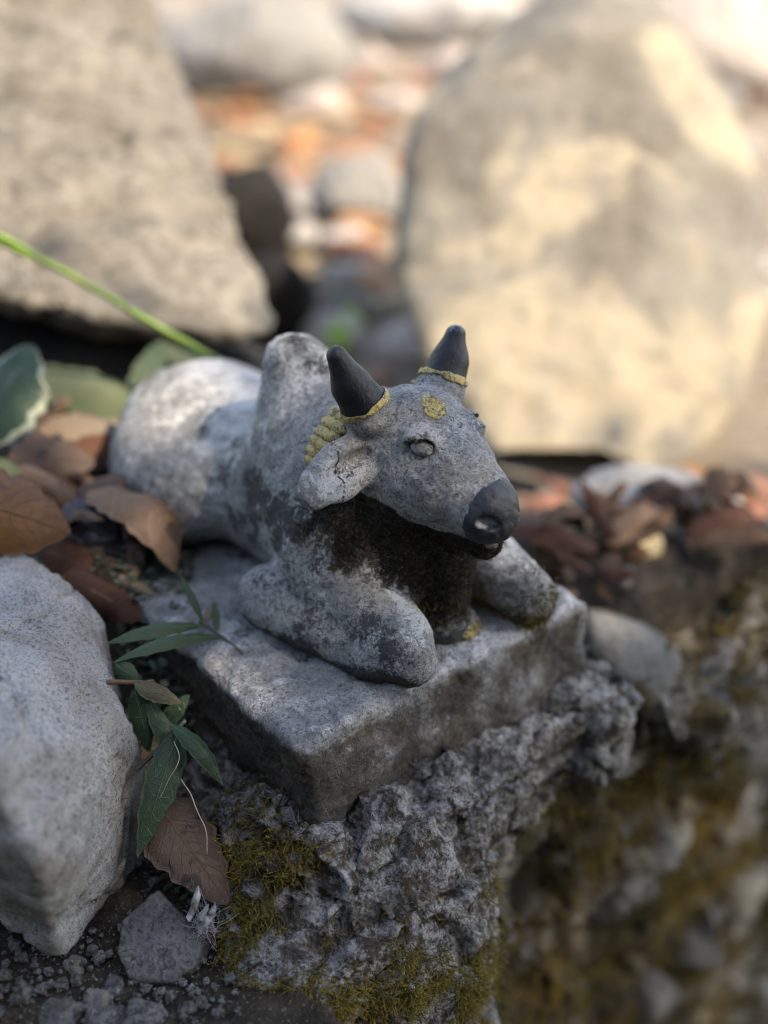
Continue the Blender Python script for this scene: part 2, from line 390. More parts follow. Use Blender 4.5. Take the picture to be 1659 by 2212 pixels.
M['leaf_varieg'] = leaf_mat('variegated_green_leaf', (0.015, 0.041, 0.020), (0.022, 0.051, 0.024), (0.014, 0.020, 0.014), (0.034, 0.061, 0.034), .2, .15, .35, 10, edge=(0.286, 0.306, 0.224))
M['leaf_lime'] = leaf_mat('lime_green_leaf', (.32, .50, .06), (.38, .56, .10), (.2, .3, .05), (.4, .55, .15), .1, .35, .5)
M['leaf_orange'] = leaf_mat('orange_dry_leaf', (.44, .20, .07), (.36, .17, .07), (.25, .12, .06), (.6, .38, .2), .3, .25, .6)
M['leaf_terra'] = leaf_mat('terracotta_dry_leaf', (.38, .15, .085), (.31, .135, .085), (.22, .10, .06), (.55, .30, .2), .3, .25, .6)
M['leaf_buff'] = leaf_mat('buff_dry_leaf', (.38, .28, .165), (.33, .24, .145), (.25, .17, .10), (.6, .48, .32), .3, .25, .6)
M['leaf_brown'] = leaf_mat('brown_litter_leaf', (.135, .072, .040), (.085, .048, .030), (.04, .024, .018), (.17, .11, .07), .4, .15, .75, waxy=.12)
def simple(name, c1, c2, sc=300, rough=.7, trans=None, spec=.3):
    b = MB(name); n = b.noise(sc, 4, .6)
    return b.done(b.mix(b.step(n, .35, .65), c1, c2), rough, b.bump(n, .3, .001), spec, trans=trans)
M['stem_lime'] = simple('bright_green_stem', (.085, .15, .025), (.13, .21, .035), 40, .45)
M['stem_brown'] = simple('brown_twig', (.09, .055, .03), (.17, .11, .06), 300)
M['stem_grey'] = simple('grey_green_stem', (.055, .07, .05), (.10, .11, .08), 300)
M['root'] = simple('pale_root', (.33, .29, .23), (.45, .41, .34), 300)
M['midrib'] = simple('leaf_midrib', (.14, .09, .05), (.22, .15, .09), 300)
M['midrib_green'] = simple('green_midrib', (.07, .11, .05), (.10, .15, .07), 300)
M['fluff'] = simple('white_plant_fluff', (.42, .41, .41), (.60, .59, .59), 400, .9, .3)
def moss_mat(name, a, b_, c_):
    b = MB(name); n = b.noise(90, 4, .6, b.obj); n2 = b.noise(700, 2, .6, b.obj); tipa = b.attr('tip')
    c = b.mix(b.step(n, .38, .62), a, b_); c = b.mix(b.math('MULTIPLY', tipa, .8), c, c_)
    return b.done(c, .8, None, .2, trans=.2)
M['moss'] = moss_mat('golden_green_moss', (.042, .038, .010), (.13, .095, .022), (.34, .255, .06))
M['moss_wall'] = moss_mat('brown_hanging_moss', (.03, .025, .010), (.12, .085, .024), (.27, .19, .05))
M['moss_dark'] = moss_mat('black_brown_moss', (.008, .007, .006), (.020, .017, .012), (.060, .046, .030))
M['moss_gold'] = moss_mat('rusty_moss', (.06, .04, .012), (.13, .085, .022), (.26, .18, .05))
M['cover'] = leaf_mat('grey_green_groundcover', (.075, .095, .07), (.11, .13, .10), (.05, .06, .045), (.12, .15, .11), .3, .2, .6)
M['bark'] = granite('tree_bark', (.12, .09, .07), (.18, .14, .11), (.04, .03, .025), (.08, .06, .05), 200, .4, 8, .004)
M['crown'] = simple('tree_foliage', (.05, .09, .03), (.08, .12, .04), 20, .5, .3)

# ------------------------------------------------------------------ ground
def sst(a, b, x):
    t = np.clip((x - a) / (b - a), 0, 1); return t * t * (3 - 2 * t)
def ground_h(P):
    x, y = P[:, 0], P[:, 1]
    u, v = WL(np.stack([x, y, np.zeros_like(x)], 1))
    z = -.058 - .085 * sst(.56, .80, y + .10 * np.clip(-x, -.3, .3))
    z = z + .085 * np.exp(-(((x + .20) / .17) ** 2 + ((y - .62) / .16) ** 2))          # litter heaped beside the animal
    z = z + .022 * np.exp(-(((u + .01) / .045) ** 2 + ((v - .16) / .07) ** 2))
    z = z + .022 * np.exp(-(((u - .012) / .030) ** 2 + ((v - .155) / .055) ** 4))
    fl = (1 - sst(-.01, .02, u)) * (1 - sst(.04, .10, v))                              # soil pocket left of the plinth
    z = z * (1 - fl) + (-.080 + .01 * sst(0, .05, v)) * fl
    drop = 1 - sst(.015, .032, v)                                                    # below the wall
    dz = np.where(u > .0, -.50, -.50)
    w = drop * sst(-.03, .03, u)
    w = np.maximum(w, (1 - sst(.16, .27, y)) * (1 - sst(.3, .6, u)))
    z = z * (1 - w) + dz * w
    z = z + .25 * sst(3.5, 14, y) + .9 * sst(10, 50, y)
    return z
def make_ground():
    N = 330; a = 8.0; s = np.linspace(-1, 1, N)
    X, Y = np.meshgrid(np.sinh(a * s) / math.sinh(a) * 70, .45 + np.sinh(a * s) / math.sinh(a) * 70, indexing='ij')
    P = np.stack([X.ravel(), Y.ravel(), np.zeros(N * N)], 1)
    z = ground_h(P)
    amp = np.clip(.25 + P[:, 1] * .3, .3, 1.6)
    z = z + .006 * fbm(P, 28, 4, 3) * amp + .0016 * fbm(P, 190, 3, 5) + .02 * fbm(P, 4, 3, 8) * sst(.5, 1.2, P[:, 1])
    P[:, 2] = z
    i = np.arange(N * N).reshape(N, N)
    Q = np.stack([i[:-1, :-1], i[1:, :-1], i[1:, 1:], i[:-1, 1:]], -1).reshape(-1, 4)
    dry = sst(.62, .95, P[:, 1] + .35 * P[:, 0])
    return tag(mesh_obj('ground', P, Q, M['soil'], attrs={'dry': dry}), kind='structure')
ground = make_ground()

# ------------------------------------------------------------------ retaining wall under the plinth
wall = empty('stone_wall', A3, TH)
tag(wall, 'rough mossy mortared stone wall that carries the small bull statue', 'wall')
def crevice(P, sc, seed):                       # gap between the two nearest random cell centres
    X = P * sc; i0 = np.floor(X).astype(np.int64); d1 = np.full(len(P), 9.0); d2 = d1.copy()
    for dx in (-1, 0, 1):
        for dy in (-1, 0, 1):
            for dz in (-1, 0, 1):
                c = i0 + np.array([dx, dy, dz])
                f = np.stack([_h(c[:, 0], c[:, 1], c[:, 2], seed + k) * .5 + .5 for k in range(3)], 1)
                d = np.linalg.norm(c + f - X, axis=1)
                d2 = np.where(d < d1, d1, np.minimum(d2, d)); d1 = np.minimum(d, d1)
    return d2 - d1
def ledge_sdf(P):
    tier = sbox(P, (-.010, -.030, -.092), (.178, .16, -.038), .007)
    cut = (P[:, 1] + .032 - .10 * np.clip(P[:, 0] - .15, 0, 1) - .012 * np.sin(P[:, 0] * 60)) * -.9
    tier = smax(tier, cut, .006)
    tier = smax(tier, (P[:, 2] + .037 + .50 * np.clip(-P[:, 1] - .004, 0, 1)) * .9, .006)
    b1 = rcone(P, (.012, -.010, -.085), (.002, -.030, -.22), .036, .060)
    b2 = rcone(P, (.048, -.012, -.085), (.040, -.020, -.22), .033, .046)
    b3 = ell(P, (-.004, .045, -.085), (.030, .06, .042))
    b4 = ell(P, (-.020, -.012, -.115), (.035, .04, .05))
    d = smin(smin(b1, b2, .02), smin(b3, b4, .02), .02)
    d = smin(d, rcone(P, (-.004, .0, -.058), (-.004, .075, -.060), .016, .013), .012)
    return smin(tier, d, .012)
def displaced(V, Q, terms):
    for sc, am, oc, rid, sd in terms:
        N = normals(V, Q); V = V + N * (am * fbm(V, sc, oc, sd, .55, rid))[:, None]
    return V
V, Q = surface_nets(ledge_sdf, (-.075, -.10, -.25), (.20, .18, -.03), .0019)
V = displaced(V, Q, [(22, .010, 3, False, 11)])
Lo = .22 + .95 * sst(-.25, .30, fbm(V, 22, 3, 19)); V = V + normals(V, Q) * (Lo * (.0048 * fbm(V, 80, 3, 12, .55, True) + .0020 * fbm(V, 260, 3, 13, .55, True)))[:, None]
Lo = .25 + .95 * sst(-.25, .30, fbm(V, 22, 3, 19))
Warp = V + .012 * np.stack([fbm(V, 40, 3, 14), fbm(V, 40, 3, 15), fbm(V, 40, 3, 16)], 1)
V = V - normals(V, Q) * (.0075 * np.exp(-crevice(Warp * np.array([1, 1, 1.6]), 24, 3) / .09) + .0024 * Lo * np.exp(-crevice(Warp, 62, 5) / .12))[:, None]
u_, v_ = V[:, 0], V[:, 1]
wet = .55 * fbm(V, 30, 3, 21) + .75 * sst(-.085, -.12, V[:, 2]) * sst(.055, .085, u_) + .30 * sst(-.075, -.05, V[:, 2]) * sst(-.012, -.002, v_)
ledge = mesh_obj('ledge', V, Q, M['mortar'], wall, attrs={'wet': wet})
LEDGE = (V, Q)
def face_sdf(P):
    f = sbox(P, (.03, .004, -.56), (1.25, .06, -.085), .015)
    lip = sbox(P, (.20, -.010, -.150), (1.25, .06, -.088), .012)
    f = smin(f, lip, .03)
    f = smax(f, -ell(P, (.142, .005, -.215), (.038, .035, .075)), .012)
    return f
V, Q = surface_nets(face_sdf, (.02, -.06, -.58), (1.28, .14, -.04), .0075)
V = displaced(V, Q, [(12, .022, 3, True, 31), (45, .009, 3, False, 32), (130, .003, 2, False, 33)])
V = V - normals(V, Q) * (.022 * np.exp(-crevice(V * np.array([1, 1, 1.7]) + .02 * fbm(V, 20, 3, 34)[:, None], 13, 4) / .10))[:, None]
wet = .52 + .9 * fbm(V, 22, 4, 22)
face = mesh_obj('wall_face', V, Q, M['mortar'], wall, attrs={'wet': wet})
FACE = (V, Q)

# ------------------------------------------------------------------ rocks
WALL_STONES = [(1480, 1640, .045), (1570, 1760, .05), (1430, 1830, .04), (1340, 1930, .045), (1600, 1920, .055), (1490, 2060, .05), (1620, 2130, .06), (1330, 1770, .035), (1640, 1600, .05), (1400, 2150, .05)]
def to_photo(Pw):
    q = Pw - CO; z = q @ FW
    return VW / 2 + FPX * (q @ RT) / z, VH / 2 - FPX * (q @ UP) / z
def hull_planes(P):
    bm = bmesh.new()
    for p in P: bm.verts.new(tuple(p))
    bmesh.ops.convex_hull(bm, input=bm.verts)
    bm.normal_update(); c = P.mean(0); pl = []; ext = np.ptp(P, axis=0).max() ** 2
    for f in bm.faces:
        n = np.array(f.normal); d = n @ np.array(f.verts[0].co)
        if f.calc_area() < 1e-4 * ext: continue
        if n @ c > d: n = -n
        d = (P @ n).max()
        pl.append((*n, d))
    bm.free(); pl = np.array(sorted(pl)); keep = []
    for q in pl:                                   # merge faces that lie almost in one plane
        for j, w in enumerate(keep):
            if q[:3] @ w[:3] > .985: keep[j][3] = max(w[3], q[3]); break
        else: keep.append(q.copy())
    return np.array(keep)
def rock(name, label, cat, pts, mat, k=.006, h=.005, terms=((14, .010, 3, False), (55, .004, 3, True), (170, .0012, 3, False)), group=None, back=(0, .10, 0), bscale=.8, parent=None, seed=0, extra=(), facets=5, cracks=None):
    F = np.array([W3(*p) for p in pts]); c = F.mean(0)
    B = c + (F - c) * bscale + np.array(back)
    P = np.concatenate([F, B] + ([np.array([W3(*p) for p in extra])] if len(extra) else []))
    return rock_pts(name, label, cat, P, mat, k, h, terms, group, parent, seed, facets, cracks)
def rock_pts(name, label, cat, P, mat, k=.006, h=.005, terms=(), group=None, parent=None, seed=0, facets=9, cracks=None):
    P = np.asarray(P, float); c = P.mean(0); pl = hull_planes(P - c)
    rf = np.random.default_rng(900 + seed); new = []
    for _ in range(facets):                        # broken facets: planes that shave the hull
        n = rf.normal(size=3); n /= np.linalg.norm(n); new.append((*n, ((P - c) @ n).max() * rf.uniform(.84, .96)))
    if new: pl = np.concatenate([pl, np.array(new)])
    def f(X):
        D = X @ pl[:, :3].T - pl[:, 3]
        mx = D.max(1)
        return mx + k * np.log(np.exp((D - mx[:, None]) / k).sum(1)) - k * .9
    lo, hi = (P - c).min(0) - .01, (P - c).max(0) + .01
    V, Q = surface_nets(f, lo, hi, h)
    V = displaced(V, Q, [(t[0], t[1], t[2], t[3], 41 + seed * 7 + i) for i, t in enumerate(terms)])
    if cracks:
        Wp = V + .25 / cracks[0] * np.stack([fbm(V, cracks[0] * 1.5, 3, 5), fbm(V, cracks[0] * 1.5, 3, 6), fbm(V, cracks[0] * 1.5, 3, 7)], 1)
        V = V - normals(V, Q) * (cracks[1] * np.exp(-crevice(Wp * np.array([1, 1, 1.5]), cracks[0], 9 + seed) / cracks[2]))[:, None]
    V = V + c
    org = np.array([c[0], c[1], V[:, 2].min()])
    at = None
    if mat.name == 'stained_shaded_golden_boulder':        # dappled leaf shade and a low sun patch painted into the boulder colour
        px, py = to_photo(V); at = {'stain_shade': np.exp(-((px - 1330 - .12 * (500 - py)) / 110) ** 2 - ((py - 420) / 260) ** 2) + .7 * np.exp(-((px - 1000) / 160) ** 2 - ((py - 330) / 140) ** 2) - .5 * np.exp(-((px - 1350) / 350) ** 2 - ((py - 850) / 150) ** 2)}
    o = mesh_obj(name, V, Q, mat, parent, org, attrs=at)
    if label: tag(o, label, cat, group)
    o['_top'] = 0; del o['_top']
    return o
for i, (x, y, S) in enumerate(WALL_STONES):
    d_ = FW * FPX + RT * (x - VW / 2) + UP * (VH / 2 - y); t_ = (.004 - (CO - A3) @ VV) / (d_ @ VV); p_ = CO + d_ * t_ - A3
    p_ = np.array([p_ @ UU, p_ @ VV, p_[2]]); r2 = np.random.default_rng(50 + i); P = r2.normal(size=(14, 3)); P /= np.linalg.norm(P, axis=1, keepdims=True)
    P = P * S * np.array([.62, .40, .42]) * r2.uniform(.8, 1.1, (14, 1)) + p_
    rock_pts('stone', None, None, P, M['rock_gritty' if i % 2 else 'rock_copin'], S * .02, S / 18, ((40, .003, 3, True), (150, .001, 2, False)), None, wall, 80 + i, 4)
# big pale rock close on the left
big = [(-140, 1130, .545), (60, 1185, .525), (150, 1215, .515), (200, 1300, .495), (232, 1420, .475), (268, 1570, .455), (222, 1640, .438), (85, 1870, .392), (-20, 1690, .378), (-140, 1610, .378)]
Fb = [W3(*p) for p in big]
low = [W3(268, 1890, .478), W3(200, 1975, .466), W3(125, 2045, .440), W3(98, 2010, .432), W3(30, 1850, .47), W3(-140, 1800, .47)]
low += [W3(200, 1300, .50) - np.array([0, -.01, .08]), W3(-140, 1150, .54) - np.array([0, 0, .10]), W3(265, 1570, .46) - np.array([-.0, -.03, .09])]
rock_pts('rock', 'large pale speckled granite rock with broken lower edge left of the plinth', 'rock', np.array(Fb + low), M['rock_pale'], .0006, .0020,
         ((18, .0030, 3, False), (45, .0026, 4, True), (170, .0011, 3, True)), None, None, 1, facets=5, cracks=(14, .0030, .025))
# tall tan slab behind the litter
slab = [(-200, -160, .98), (120, -220, 1.02), (290, -60, 1.0), (335, 80, .95), (395, 240, .90), (440, 400, .86), (480, 540, .825), (555, 640, .79), (608, 745, .755), (585, 790, .745), (390, 735, .725), (150, 670, .71), (-200, 600, .70)]
rock('rock', 'tall tan slab of rock leaning above the brown leaf litter', 'rock', slab, M['rock_tan'], .004, .006, ((9, .010, 3, False), (34, .005, 3, True), (120, .002, 3, True)), None, (-.02, .09, .03), .92, seed=2, facets=2, cracks=(5.5, .010, .03))
under = [(-200, 640, .76), (120, 660, .77), (380, 715, .79), (560, 765, .80), (600, 830, .81), (380, 850, .78), (120, 850, .76), (-200, 840, .74)]
rock('rock', 'dark shaded stone under the tan slab beside the green stem', 'rock', under, M['rock_shade_dark'], .006, .006, ((14, .010, 3, True), (60, .003, 3, False)), None, (0, .08, -.03), .9, seed=3)
# great golden boulder
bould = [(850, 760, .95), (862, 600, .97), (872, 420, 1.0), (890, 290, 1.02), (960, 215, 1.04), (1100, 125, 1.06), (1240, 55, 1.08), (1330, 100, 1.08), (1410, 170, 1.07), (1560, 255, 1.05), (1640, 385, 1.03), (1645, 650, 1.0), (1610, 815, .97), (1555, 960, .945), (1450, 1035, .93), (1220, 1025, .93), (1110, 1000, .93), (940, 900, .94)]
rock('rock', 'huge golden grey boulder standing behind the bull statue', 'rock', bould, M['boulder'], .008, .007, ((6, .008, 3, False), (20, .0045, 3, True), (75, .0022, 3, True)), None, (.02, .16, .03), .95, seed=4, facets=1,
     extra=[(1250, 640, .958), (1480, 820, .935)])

def pebble(cx, cy, w, hgt, z, label, mat, cat='stone', name='stone', group=None, k=.006, seed=0, depth=None, res=None, flat=.7, terms=None):
    """a rounded broken stone whose middle shows at (cx,cy); w,hgt in photo grid units, seated at level z"""
    for _ in range(8): b = onz(cx, min(cy + hgt * .5, 2205), z); z = .5 * z + .5 * (float(ground_h(b[None])[0]) + (-.003 if b[1] < .6 else -.004))
    d = (b - CO) @ FW
    W_ = w * d / FPX; H_ = hgt * d / FPX / math.cos(PITCH) * .82
    r = np.random.default_rng(100 + seed); pts = []
    for i in range(16):
        a = i * 2.399963; zz = 1 - 2 * (i + .5) / 16; rr = math.sqrt(1 - zz * zz); s = r.uniform(.82, 1.15)
        pts.append([math.cos(a) * rr * W_ / 2 * s, math.sin(a) * rr * W_ / 2 * flat * s, zz * H_ / 2 * r.uniform(.85, 1.1)])
    P = np.array(pts) * 1.12; P[:, 2] -= P[:, 2].min() + .12 * H_
    ctr = np.array([b[0], b[1] + W_ * flat * .38, z]); P = P + ctr
    h_ = res or max(W_ / 34, .0028)
    sc = 1 / max(W_, .01)
    t = terms or ((2.2 * sc, .05 * W_, 3, False), (7 * sc, .022 * W_, 3, True), (20 * sc, .006 * W_, 2, False))
    return rock_pts(name, label, cat, P, mat, min(k, W_ * .025), h_, t, group, None, seed)
pebble(545, 105, 420, 250, -.05, 'big grey stone lying beyond the tan slab', M['rock_grey'], 'rock', 'rock', seed=5)
pebble(930, 40, 430, 150, -.05, 'long pale stone behind the golden boulder top', M['rock_white'], seed=6)
pebble(1560, 90, 380, 260, -.05, 'pinkish stone beyond the right shoulder of the golden boulder', M['rock_pink'], seed=7)
pebble(535, 440, 215, 240, -.11, 'black stone standing in for the shaded hollow at the tan slab edge', M['rock_shade_dark'], seed=8)  # this and the next stone stand in for a deep shaded gap
pebble(590, 630, 180, 240, -.10, 'dark grey round stone blackened for the shaded hollow below the black stone', M['rock_shade_dark'], seed=9)
pebble(775, 405, 215, 170, -.125, 'pale flat stone left of the golden boulder', M['rock_grey'], seed=10)
pebble(645, 425, 105, 75, -.115, 'small white stone beside the black stone', M['rock_white'], seed=11)
pebble(745, 520, 120, 65, -.13, 'small pale stone below the flat stone', M['rock_white'], seed=12)
pebble(755, 600, 150, 80, -.13, 'grey flat stone stacked below the small pale stone', M['rock_grey'], seed=13)
pebble(760, 660, 130, 90, -.12, 'small tan stone above the lime green leaf', M['rock_tan'], seed=14)
pebble(850, 740, 85, 80, -.12, 'small white stone just behind the horns', M['rock_white'], seed=15)
pebble(1400, 1120, 330, 140, -.125, 'long whitish stone under the golden boulder', M['rock_white'], seed=16)
pebble(1540, 1100, 130, 110, -.12, 'bright white stone at the end of the whitish stone', M['rock_white'], seed=17)
pebble(1190, 1085, 80, 60, -.12, 'small grey pebble behind the muzzle', M['rock_grey'], seed=18)
pebble(1385, 1180, 120, 80, -.11, 'small yellowish stone among leaves below the whitish stone', M['rock_gold'], seed=19)
pebble(1652, 640, 60, 90, -.10, 'small white stone at the right foot of the golden boulder', M['rock_white'], seed=20)
pebble(690, 820, 120, 60, -.10, 'small pink stone in leaves behind the hump', M['rock_pink'], seed=21)
# smooth coping stone beside the plinth
cop = [(1275, 1325, .60), (1330, 1330, .61), (1440, 1375, .61), (1495, 1420, .60), (1500, 1450, .59), (1470, 1505, .585), (1400, 1520, .585), (1330, 1480, .585), (1285, 1420, .585)]
rock('stone', 'smooth rounded grey coping stone on the wall beside the plinth', 'stone', cop, M['rock_copin'], .004, .004, ((18, .004, 3, False), (90, .001, 3, False)), None, (.0, .06, -.03), .9, seed=22)
# lower left stones
chip = [(340, 1922, .452), (384, 1970, .450), (434, 2042, .446), (418, 2085, .442), (374, 2122, .438), (330, 2112, .437), (276, 2114, .436), (256, 2052, .440), (262, 1992, .446)]
rock('stone', 'flat slate grey angular stone chip with a little moss on soil', 'stone', chip, M['rock_slate'], .0002, .0009, ((90, .0007, 3, True), (260, .0004, 3, True)), None, (.003, .008, -.016), 1.0, seed=23, facets=0)
for i, (x, y, w, hh, mt, lb) in enumerate([
        (165, 2080, 95, 75, 'rock_copin', 'rounded brownish grey pebble below the broken granite edge'),
        (250, 2120, 62, 52, 'rock_slate', 'small bluish pebble touching the slate chip'),
        (212, 2150, 66, 50, 'rock_copin', 'small grey pebble between the brownish pebble and slate chip'),
        (310, 2185, 110, 60, 'rock_gritty', 'whitish grit stone under the slate chip'),
        (130, 2190, 110, 55, 'rock_slate', 'bluish grit stone in the soil below the brownish pebble'),
        (45, 2140, 90, 80, 'rock_copin', 'dull brown pebble in deep shade under the granite rock'),
        (225, 2205, 90, 45, 'rock_gritty', 'light grit stone between the bluish and whitish grit stones'),
        (25, 2205, 70, 40, 'rock_gritty', 'cream coloured pebble below the dull brown pebble'),
        (30, 1960, 70, 170, 'rock_slate', 'dark upright stone behind the granite rock tip')]):
    q0 = onz(x, min(y + hh * .35, 2208), -.082); dd = (q0 - CO) @ FW; S = w * dd / FPX; r2 = np.random.default_rng(130 + i)
    pts = []
    for j in range(10):
        a = j * 2.4 + r2.uniform(-.5, .5); zz = 1 - 2 * (j + .5) / 10; rr = math.sqrt(1 - zz * zz)
        pts.append([math.cos(a) * rr * S * .56 * r2.uniform(.7, 1.2), math.sin(a) * rr * S * .5 * r2.uniform(.7, 1.2), zz * S * .42 * hh / w * 1.5 * r2.uniform(.8, 1.2)])
    P = np.array(pts) + q0 + np.array([0, 0, S * .06])
    rock_pts('stone', lb, 'stone', P, M[mt], S * .008, max(S / 26, .0009), ((60, .0014, 3, True), (260, .0007, 3, True)), None, None, 30 + i, 7)

# ------------------------------------------------------------------ the bull statue (local axes: x across, -y forward, z up)
statue = empty('bull_statue', A3, TH)
tag(statue, 'small weathered grey concrete bull lying on its square plinth with black horns', 'statue')
m = .088
def rotm(ax, deg): return np.array(Matrix.Rotation(math.radians(deg), 3, ax))
HA = np.array([0, -.954, -.300]); HN = np.array([0, -.300, .954])       # head axis, head up
def hp(t, s, n): return np.array([m, .035, .087]) + HA * t + np.array([s, 0, 0]) + HN * n
EYE = [hp(.0145, -.0162, .0155), hp(.0145, .0150, .0160)]
def parts_sdf(P):
    d = {}
    barrel = rcone(P, (m, .075, .034), (m, .20, .030), .0385, .0365, (1.06, 1, 1))
    rump = ell(P, (m, .204, .031), (.046, .044, .0375))
    hump = smin(rcone(P, (m, .110, .058), (m - .001, .1175, .0975), .031, .0148), rcone(P, (m, .098, .060), (m, .1120, .0900), .026, .0150), .010)
    chest = ell(P, (m, .062, .040), (.043, .040, .042))
    thigh = smin(ell(P, (m - .040, .178, .026), (.021, .042, .028)), ell(P, (m + .040, .178, .026), (.021, .042, .028)), .004)
    b = smin(barrel, rump, .02); b = smin(b, hump, .016); b = smin(b, chest, .02); b = smin(b, thigh, .012)
    tail = rcone(P, (m, .247, .04), (m - .03, .245, .006), .005, .004); b = smin(b, tail, .008)
    d['body'] = b
    d['neck'] = smin(rcone(P, (m, .046, .080), (m, .088, .060), .0255, .037), rcone(P, (m, .030, .068), (m, .048, .030), .020, .026), .016)
    skull = rcone(P, hp(0, 0, 0), hp(.0440, -.0020, .0010), .0243, .0138, (.97, 1, 1))
    cheek = smin(ell(P, hp(.012, -.010, -.008), (.0145, .019, .017)), ell(P, hp(.012, .010, -.008), (.0145, .019, .017)), .006)
    jaw = rcone(P, hp(.006, 0, -.014), hp(.0465, 0, -.0150), .0175, .0078)
    brow = smin(ell(P, hp(.0125, -.0150, .0172), (.0055, .0065, .0036)), ell(P, hp(.0125, .0145, .0165), (.0050, .0060, .0034)), .003)
    hd = smin(smin(skull, cheek, .010), jaw, .007); hd = smin(hd, brow, .005)
    for e in EYE: hd = smax(hd, -(ell(P, e, (.0044, .0064, .0039))), .0016)
    mouth = np.maximum(np.abs((P - hp(.049, 0, -.0095)) @ HN) - .0007, .046 - ((P - hp(0, 0, 0)) @ HA))
    hd = smax(hd, -mouth, .0014)
    d['head'] = hd
    mz = smin(ell(P, hp(.0470, -.0025, .0010), (.0122, .0080, .0092)), ell(P, hp(.0502, -.0025, -.0012), (.0108, .0058, .0070)), .004)
    for s in (-1, 1): mz = smax(mz, -ell(P, hp(.0525, -.0025 + s * .0088, .0020), (.0054, .0044, .0032), rotm('Y', s * 25)), .0010)
    d['muzzle'] = mz
    for s, nm in ((-1, 'ear_r'), (1, 'ear_l')):
        R = rotm('Y', 4 * s) @ rotm('Z', -12 * s) @ rotm('X', -26)
        c = np.array([m + s * .0395, .0375, .0865])
        if s > 0: R = rotm('Y', 34) @ rotm('Z', 58) @ rotm('X', 20); c = np.array([m + .0265, .056, .0800])
        q = (P - c) @ R
        e = smin(rcone(q, (-s * .018, 0, .002), (s * .0150, 0, -.0008), .0098, .0088, (1, .46, 1)), ell(q, (-s * .001, 0, -.0005), (.016, .0044, .0112)), .003)
        gro = ell(P, c + R @ np.array([-.004 * s, -.0046, .0012]), (.0150, .0036, .0036), R)
        d[nm] = smax(e, -gro, .002)
    for s, nm, tip in ((-1, 'horn_r', (m - .0310, .0490, .1290)), (1, 'horn_l', (m + .0315, .0480, .1235))):
        base = np.array([m + s * .0190, .0435, .1035]); tip = np.array(tip)
        bend = base * .5 + tip * .5 + np.array([s * .0012, 0, 0])
        d[nm] = smin(rcone(P, base, bend, .0110, .0076), rcone(P, bend, tip, .0076, .0043), .003)
    return d
def legs_sdf(P):
    d = {}
    l = smin(rcone(P, (.058, .060, .030), (.0575, .013, .0150), .0205, .0145), rcone(P, (.039, .076, .013), (.0480, .018, .0075), .0150, .0100), .004)
    l = smin(l, rcone(P, (.0555, .013, .0125), (.0570, .004, .0095), .0125, .0110), .006)
    d['front_leg'] = l
    l2 = smin(rcone(P, (.124, .062, .025), (.1265, .006, .0125), .020, .0130), rcone(P, (.134, .070, .012), (.1300, .006, .008), .0125, .0100), .005)
    d['front_leg2'] = l2
    d['hind_leg'] = rcone(P, (.044, .205, .012), (.040, .165, .009), .013, .0105)
    d['hind_leg2'] = rcone(P, (.140, .190, .012), (.146, .128, .009), .013, .0105)
    d['chest_bell'] = smin(rcone(P, (.0905, .016, .058), (.0925, .0205, .012), .0115, .0095), ell(P, (.0925, .0205, .004), (.0140, .0140, .0085)), .006)
    return d
def all_sdf(P):
    d = parts_sdf(P); d.update(legs_sdf(P)); return d
def bull_sdf(P):
    d = all_sdf(P)
    f = smin(d['body'], d['neck'], .014)
    f = smin(f, d['head'], .006); f = smin(f, d['muzzle'], .0035)
    for s_ in (-1, 1): f = smax(f, -ell(P, hp(.0536, -.002 + s_ * .0092, .0052), (.0048, .0042, .0027), rotm('Y', -s_ * 22)), .0012)
    for k in ('ear_r', 'ear_l'): f = smin(f, d[k], .0045)
    for k in ('horn_r', 'horn_l'): f = smin(f, d[k], .002)
    for k in ('front_leg', 'front_leg2', 'hind_leg', 'hind_leg2'): f = smin(f, d[k], .0035)
    f = smin(f, d['chest_bell'], .006)
    return smax(f, -(P[:, 2] + .003), .001)
V, Q = surface_nets(bull_sdf, (.012, -.032, -.008), (.165, .262, .142), .00098)
V0 = V; V = displaced(V, Q, [(45, .0012, 3, False, 51), (150, .0008, 3, False, 52), (420, .00035, 2, False, 53)])
_d = parts_sdf(V0); _w = sst(.0005, .003, np.minimum(_d['horn_r'], _d['horn_l'])); V = V0 + (V - V0) * (.25 + .75 * _w)[:, None]
fc = V[Q].mean(1); d = all_sdf(fc); names = list(d)
bias = {'muzzle': -.0030, 'horn_r': .0006, 'horn_l': .0006, 'ear_r': .0004, 'ear_l': .0004, 'neck': .003}
nzf = fbm(fc, 400, 3, 60)
lab = np.argmin(np.stack([d[k] + bias.get(k, 0) + (.0005 * nzf if k in ('muzzle', 'horn_r', 'horn_l') else 0) for k in names], 1), 1)
lab[lab == names.index('neck')] = names.index('body')
names.append('bell_rim'); lab[(lab == names.index('chest_bell')) & (fc[:, 2] < .0085 + .010 * nzf) & (fc[:, 0] > .091 + .02 * nzf)] = len(names) - 1
rel = fc - np.array([m, .035, .087]); t_, n_ = rel @ HA, rel @ HN
nose = (t_ > .0452 - .16 * (n_ - .002) + .0010 * nzf) & (n_ > -.0085) & (fc[:, 2] > .05)
lab[nose & ((lab == names.index('head')) | (lab == names.index('muzzle')))] = names.index('muzzle')
lab[(~nose) & (lab == names.index('muzzle'))] = names.index('head')
for s, nm, tip in ((-1, 'horn_r', (m - .0310, .0490, .1290)), (1, 'horn_l', (m + .0315, .0480, .1235))):
    base = np.array([m + s * .0190, .0435, .1035]); ax = np.array(tip) - base; ax /= np.linalg.norm(ax)
    lab[(lab == names.index(nm)) & ((fc - base) @ ax < .0046 + .001 * nzf)] = names.index('head')
def gauss(P, c, r): return np.exp(-(((P - np.array(c)) / np.array(r)) ** 2).sum(1))
